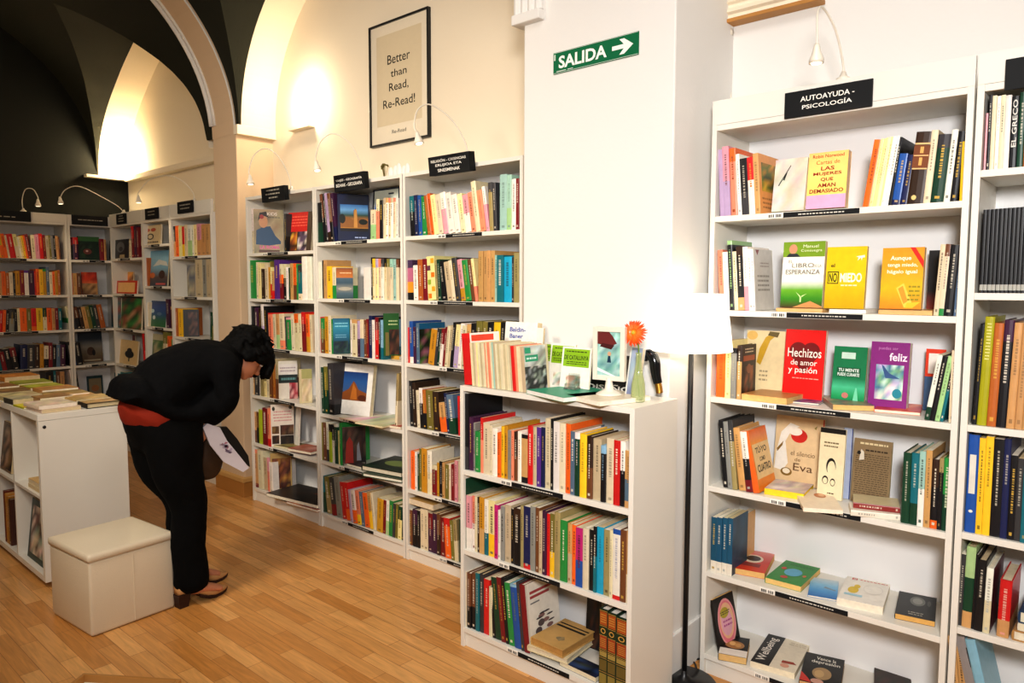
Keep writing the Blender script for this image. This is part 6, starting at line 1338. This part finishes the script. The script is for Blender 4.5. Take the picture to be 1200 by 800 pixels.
# court shoes with block heels
def shoe(x, y, yaw):
    o = thing('shoe', None, None, (0, 0, 0)); del o
def make_shoe(x, y, yaw):
    m = MB(); M_ = Matrix.Translation((x, y, 0)) @ Matrix.Rotation(yaw, 4, 'Z')
    secs = [(-.005, .026, .06, .105), (.02, .031, .058, .115), (.05, .032, .05, .112), (.09, .032, .035, .085), (.13, .038, .014, .058), (.165, .041, .006, .046), (.2, .034, .007, .036), (.23, .02, .012, .03), (.243, .008, .016, .025)]
    n = 14; vs = []; fs = []
    for y_, w_, zb, zt in secs:
        for k in range(n):
            a = 2 * PI * k / n; c = math.cos(a); s_ = math.sin(a)
            vs.append(M_ @ Vector((w_ * (abs(c) ** .8) * (1 if c > 0 else -1), y_, (zb + zt) / 2 + (zt - zb) / 2 * (abs(s_) ** .7) * (1 if s_ > 0 else -1))))
    for i in range(len(secs) - 1):
        for k in range(n): fs.append((i * n + k, i * n + (k + 1) % n, (i + 1) * n + (k + 1) % n, (i + 1) * n + k))
    fs += [tuple(range(n))[::-1], tuple(range((len(secs) - 1) * n, len(secs) * n))]
    m.add(vs, fs, (.8,) * 3); u = m.build('shoe', 'suede', woman, True)
    m = MB(); m.M = M_
    hv = []
    for z, a, b, w in ((0, -.002, .04, .021), (.03, -.006, .042, .023), (.062, -.01, .05, .028)): hv += [(-w, a, z), (w, a, z), (w, b, z), (-w, b, z)]
    m.add(hv, [(0, 1, 2, 3), (8, 9, 10, 11)] + [(4 * i + k, 4 * i + (k + 1) % 4, 4 * i + 4 + (k + 1) % 4, 4 * i + 4 + k) for i in range(2) for k in range(4)], (.8,) * 3); m.build('heel', 'darkwood', u)
    m = MB(); m.M = M_; sv = []
    for y_, w_, zb, zt in secs[3:]: sv += [(-w_ * .98, y_, max(.0005, zb - .006)), (w_ * .98, y_, max(.0005, zb - .006)), (w_ * .98, y_, zb + .006), (-w_ * .98, y_, zb + .006)]
    m.add(sv, [(0, 1, 2, 3)] + [(4 * i + k, 4 * i + (k + 1) % 4, 4 * i + 4 + (k + 1) % 4, 4 * i + 4 + k) for i in range(len(secs) - 4) for k in range(4)], (.8,) * 3); m.build('sole', 'darkwood', u)
make_shoe(PX + .085, -1.07, math.radians(6)); make_shoe(PX - .085, -.99, math.radians(2))
# bag and papers she is holding
bagm = noisy('brown_bag_cloth', hx('4a3420'), hx('3a2818'), 14, .7, .25, 3, .4, bscale=90)
MAT['bag'] = bagm
hx_ = W1_ + Vector((-.06, -.01, -.06))
o = thing('handbag', 'brown soft handbag hanging before the bending person', 'bag', (-3.33, -.875, .575))
m = MB()
loft(m, [(0, 0, .0, .06, .07), (0, -.005, .06, .072, .085), (0, 0, .14, .05, .06), (0, 0, .19, .03, .03)], 20)
me_ = remesh(m, 'bag_body', 'bag', o, .01, 3, (.014, .05))
m = MB(); m.tube(spline([(0, -.025, .18), (.01, -.03, .21), (.012, -.01, .235), (.012, .015, .225), (0, .03, .18)]), .006, 8); m.build('bag_handle', 'bag', o, True)
o = thing('folded_papers', 'white lilac patterned papers with a dark back held by the bending person', 'papers', (0, 0, 0))
A_ = [at(x, y, 'x', -3.2) for x, y in ((238, 501), (243, 496), (258, 501), (266, 516), (280, 533), (292, 548), (285, 553), (262, 541), (246, 521))]
def slab(pts, dx, nm, mat, arts=None):
    m = MB(); n = len(pts); vs = [tuple(p) for p in pts] + [tuple(p + Vector((dx, .004, 0))) for p in pts]
    m.add(vs, [tuple(range(n)), tuple(range(n, 2 * n))[::-1]] + [(i, (i + 1) % n, n + (i + 1) % n, n + i) for i in range(n)], hx('d8d4dc'))
    if arts:
        rr = random.Random(3)
        for k in range(26):
            w = [rr.random() for _ in pts]; t_ = sum(w); c = sum((p * (a / t_) for p, a in zip(pts, w)), Vector()) + Vector((.0006 if dx < 0 else dx + .0006, 0, 0)); r1, r2 = rr.uniform(.004, .012), rr.uniform(.003, .008)
            m.add([c + Vector((0, r1, 0)), c + Vector((0, 0, r2)), c - Vector((0, r1, 0)), c - Vector((0, 0, r2))], [(0, 1, 2, 3)], hx(rr.choice(['a89ab0', '8a7a90', 'c0b4c8', 'b0788a'])))
    return m.build(nm, mat, o)
slab(A_, -.02, 'front_sheet', 'print', True)
B_ = [at(x, y, 'x', -3.235) for x, y in ((256, 500), (266, 500), (278, 514), (291, 534), (293, 547), (281, 540), (262, 522))]
slab(B_, -.02, 'dark_back', 'black')
# ------------------------------------------------------------------ light and camera
def area(name, P, target, size, energy, col, shape='DISK', spread=PI):
    l = bpy.data.lights.new(name, 'AREA'); l.shape = shape; l.size = size; l.energy = energy; l.color = col; l.spread = spread
    o = bpy.data.objects.new(name, l); COL.objects.link(o); o.location = P
    o.rotation_euler = (Vector(target) - Vector(P)).to_track_quat('-Z', 'Y').to_euler(); return o
def point(name, P, energy, col, r=.03):
    l = bpy.data.lights.new(name, 'POINT'); l.energy = energy; l.color = col; l.shadow_soft_size = r
    o = bpy.data.objects.new(name, l); COL.objects.link(o); o.location = P; return o
area('key_light', (.3, -2.75, 2.05), (-1.2, .1, 1.15), .45, 38, (1, .985, .975), spread=2.0)
area('overhead_fill', (-.6, -1.9, 3.6), (-.9, -.2, 1.2), 1.0, 20, (1, .95, .9))  # added soft fill from above the near bay, no lamp in view
area('overhead_fill', (-2.7, -2.6, 2.7), (-3.5, .1, 1.25), .6, 24, (1, .9, .77), spread=1.75)  # added fill aimed at the wall bookcases, hangs from no fitting
area('overhead_fill', (-5.9, -1.9, 3.0), (-6.2, -.3, 1.0), .7, 9, (1, .74, .44))  # added weak warm fill for the far bay, its source unseen
point('uplight', (-4.17, .19, 2.62), 9, (1, .87, .66), .05)
point('uplight', (-7.0, .17, 2.55), 20, (1, .83, .54), .06)
point('lamp_bulb', (-1.222, -.105, 1.335), 2.5, (1, .88, .7), .035)
for P, d in HEADS:
    l = bpy.data.lights.new('gooseneck_spot', 'SPOT'); l.energy = 2.2; l.color = (1, .8, .55); l.spot_size = 2.0; l.spot_blend = .8; l.shadow_soft_size = .02
    o = bpy.data.objects.new('gooseneck_spot', l); COL.objects.link(o); o.location = P; o.rotation_euler = Vector((d.x, d.y + .3, d.z)).to_track_quat('-Z', 'Y').to_euler()
w = bpy.data.worlds.new('world'); SC.world = w; w.use_nodes = True
w.node_tree.nodes['Background'].inputs[0].default_value = (1, .9, .75, 1); w.node_tree.nodes['Background'].inputs[1].default_value = .03
cd = bpy.data.cameras.new('camera'); cam = bpy.data.objects.new('camera', cd); COL.objects.link(cam)
cd.sensor_width = 36; cd.sensor_fit = 'HORIZONTAL'; cd.lens = 36 * FPX / 1200; cd.clip_start = .02; cd.clip_end = 60
Mc = Matrix((CR, CU, -CF)).transposed().to_4x4(); Mc.translation = CAM; cam.matrix_world = Mc
SC.camera = cam
SC.view_settings.view_transform = 'Standard'; SC.view_settings.look = 'None'; SC.view_settings.exposure = 0.16; SC.view_settings.gamma = 0.88
SC.cycles.max_bounces = 8 if hasattr(SC, 'cycles') else 8
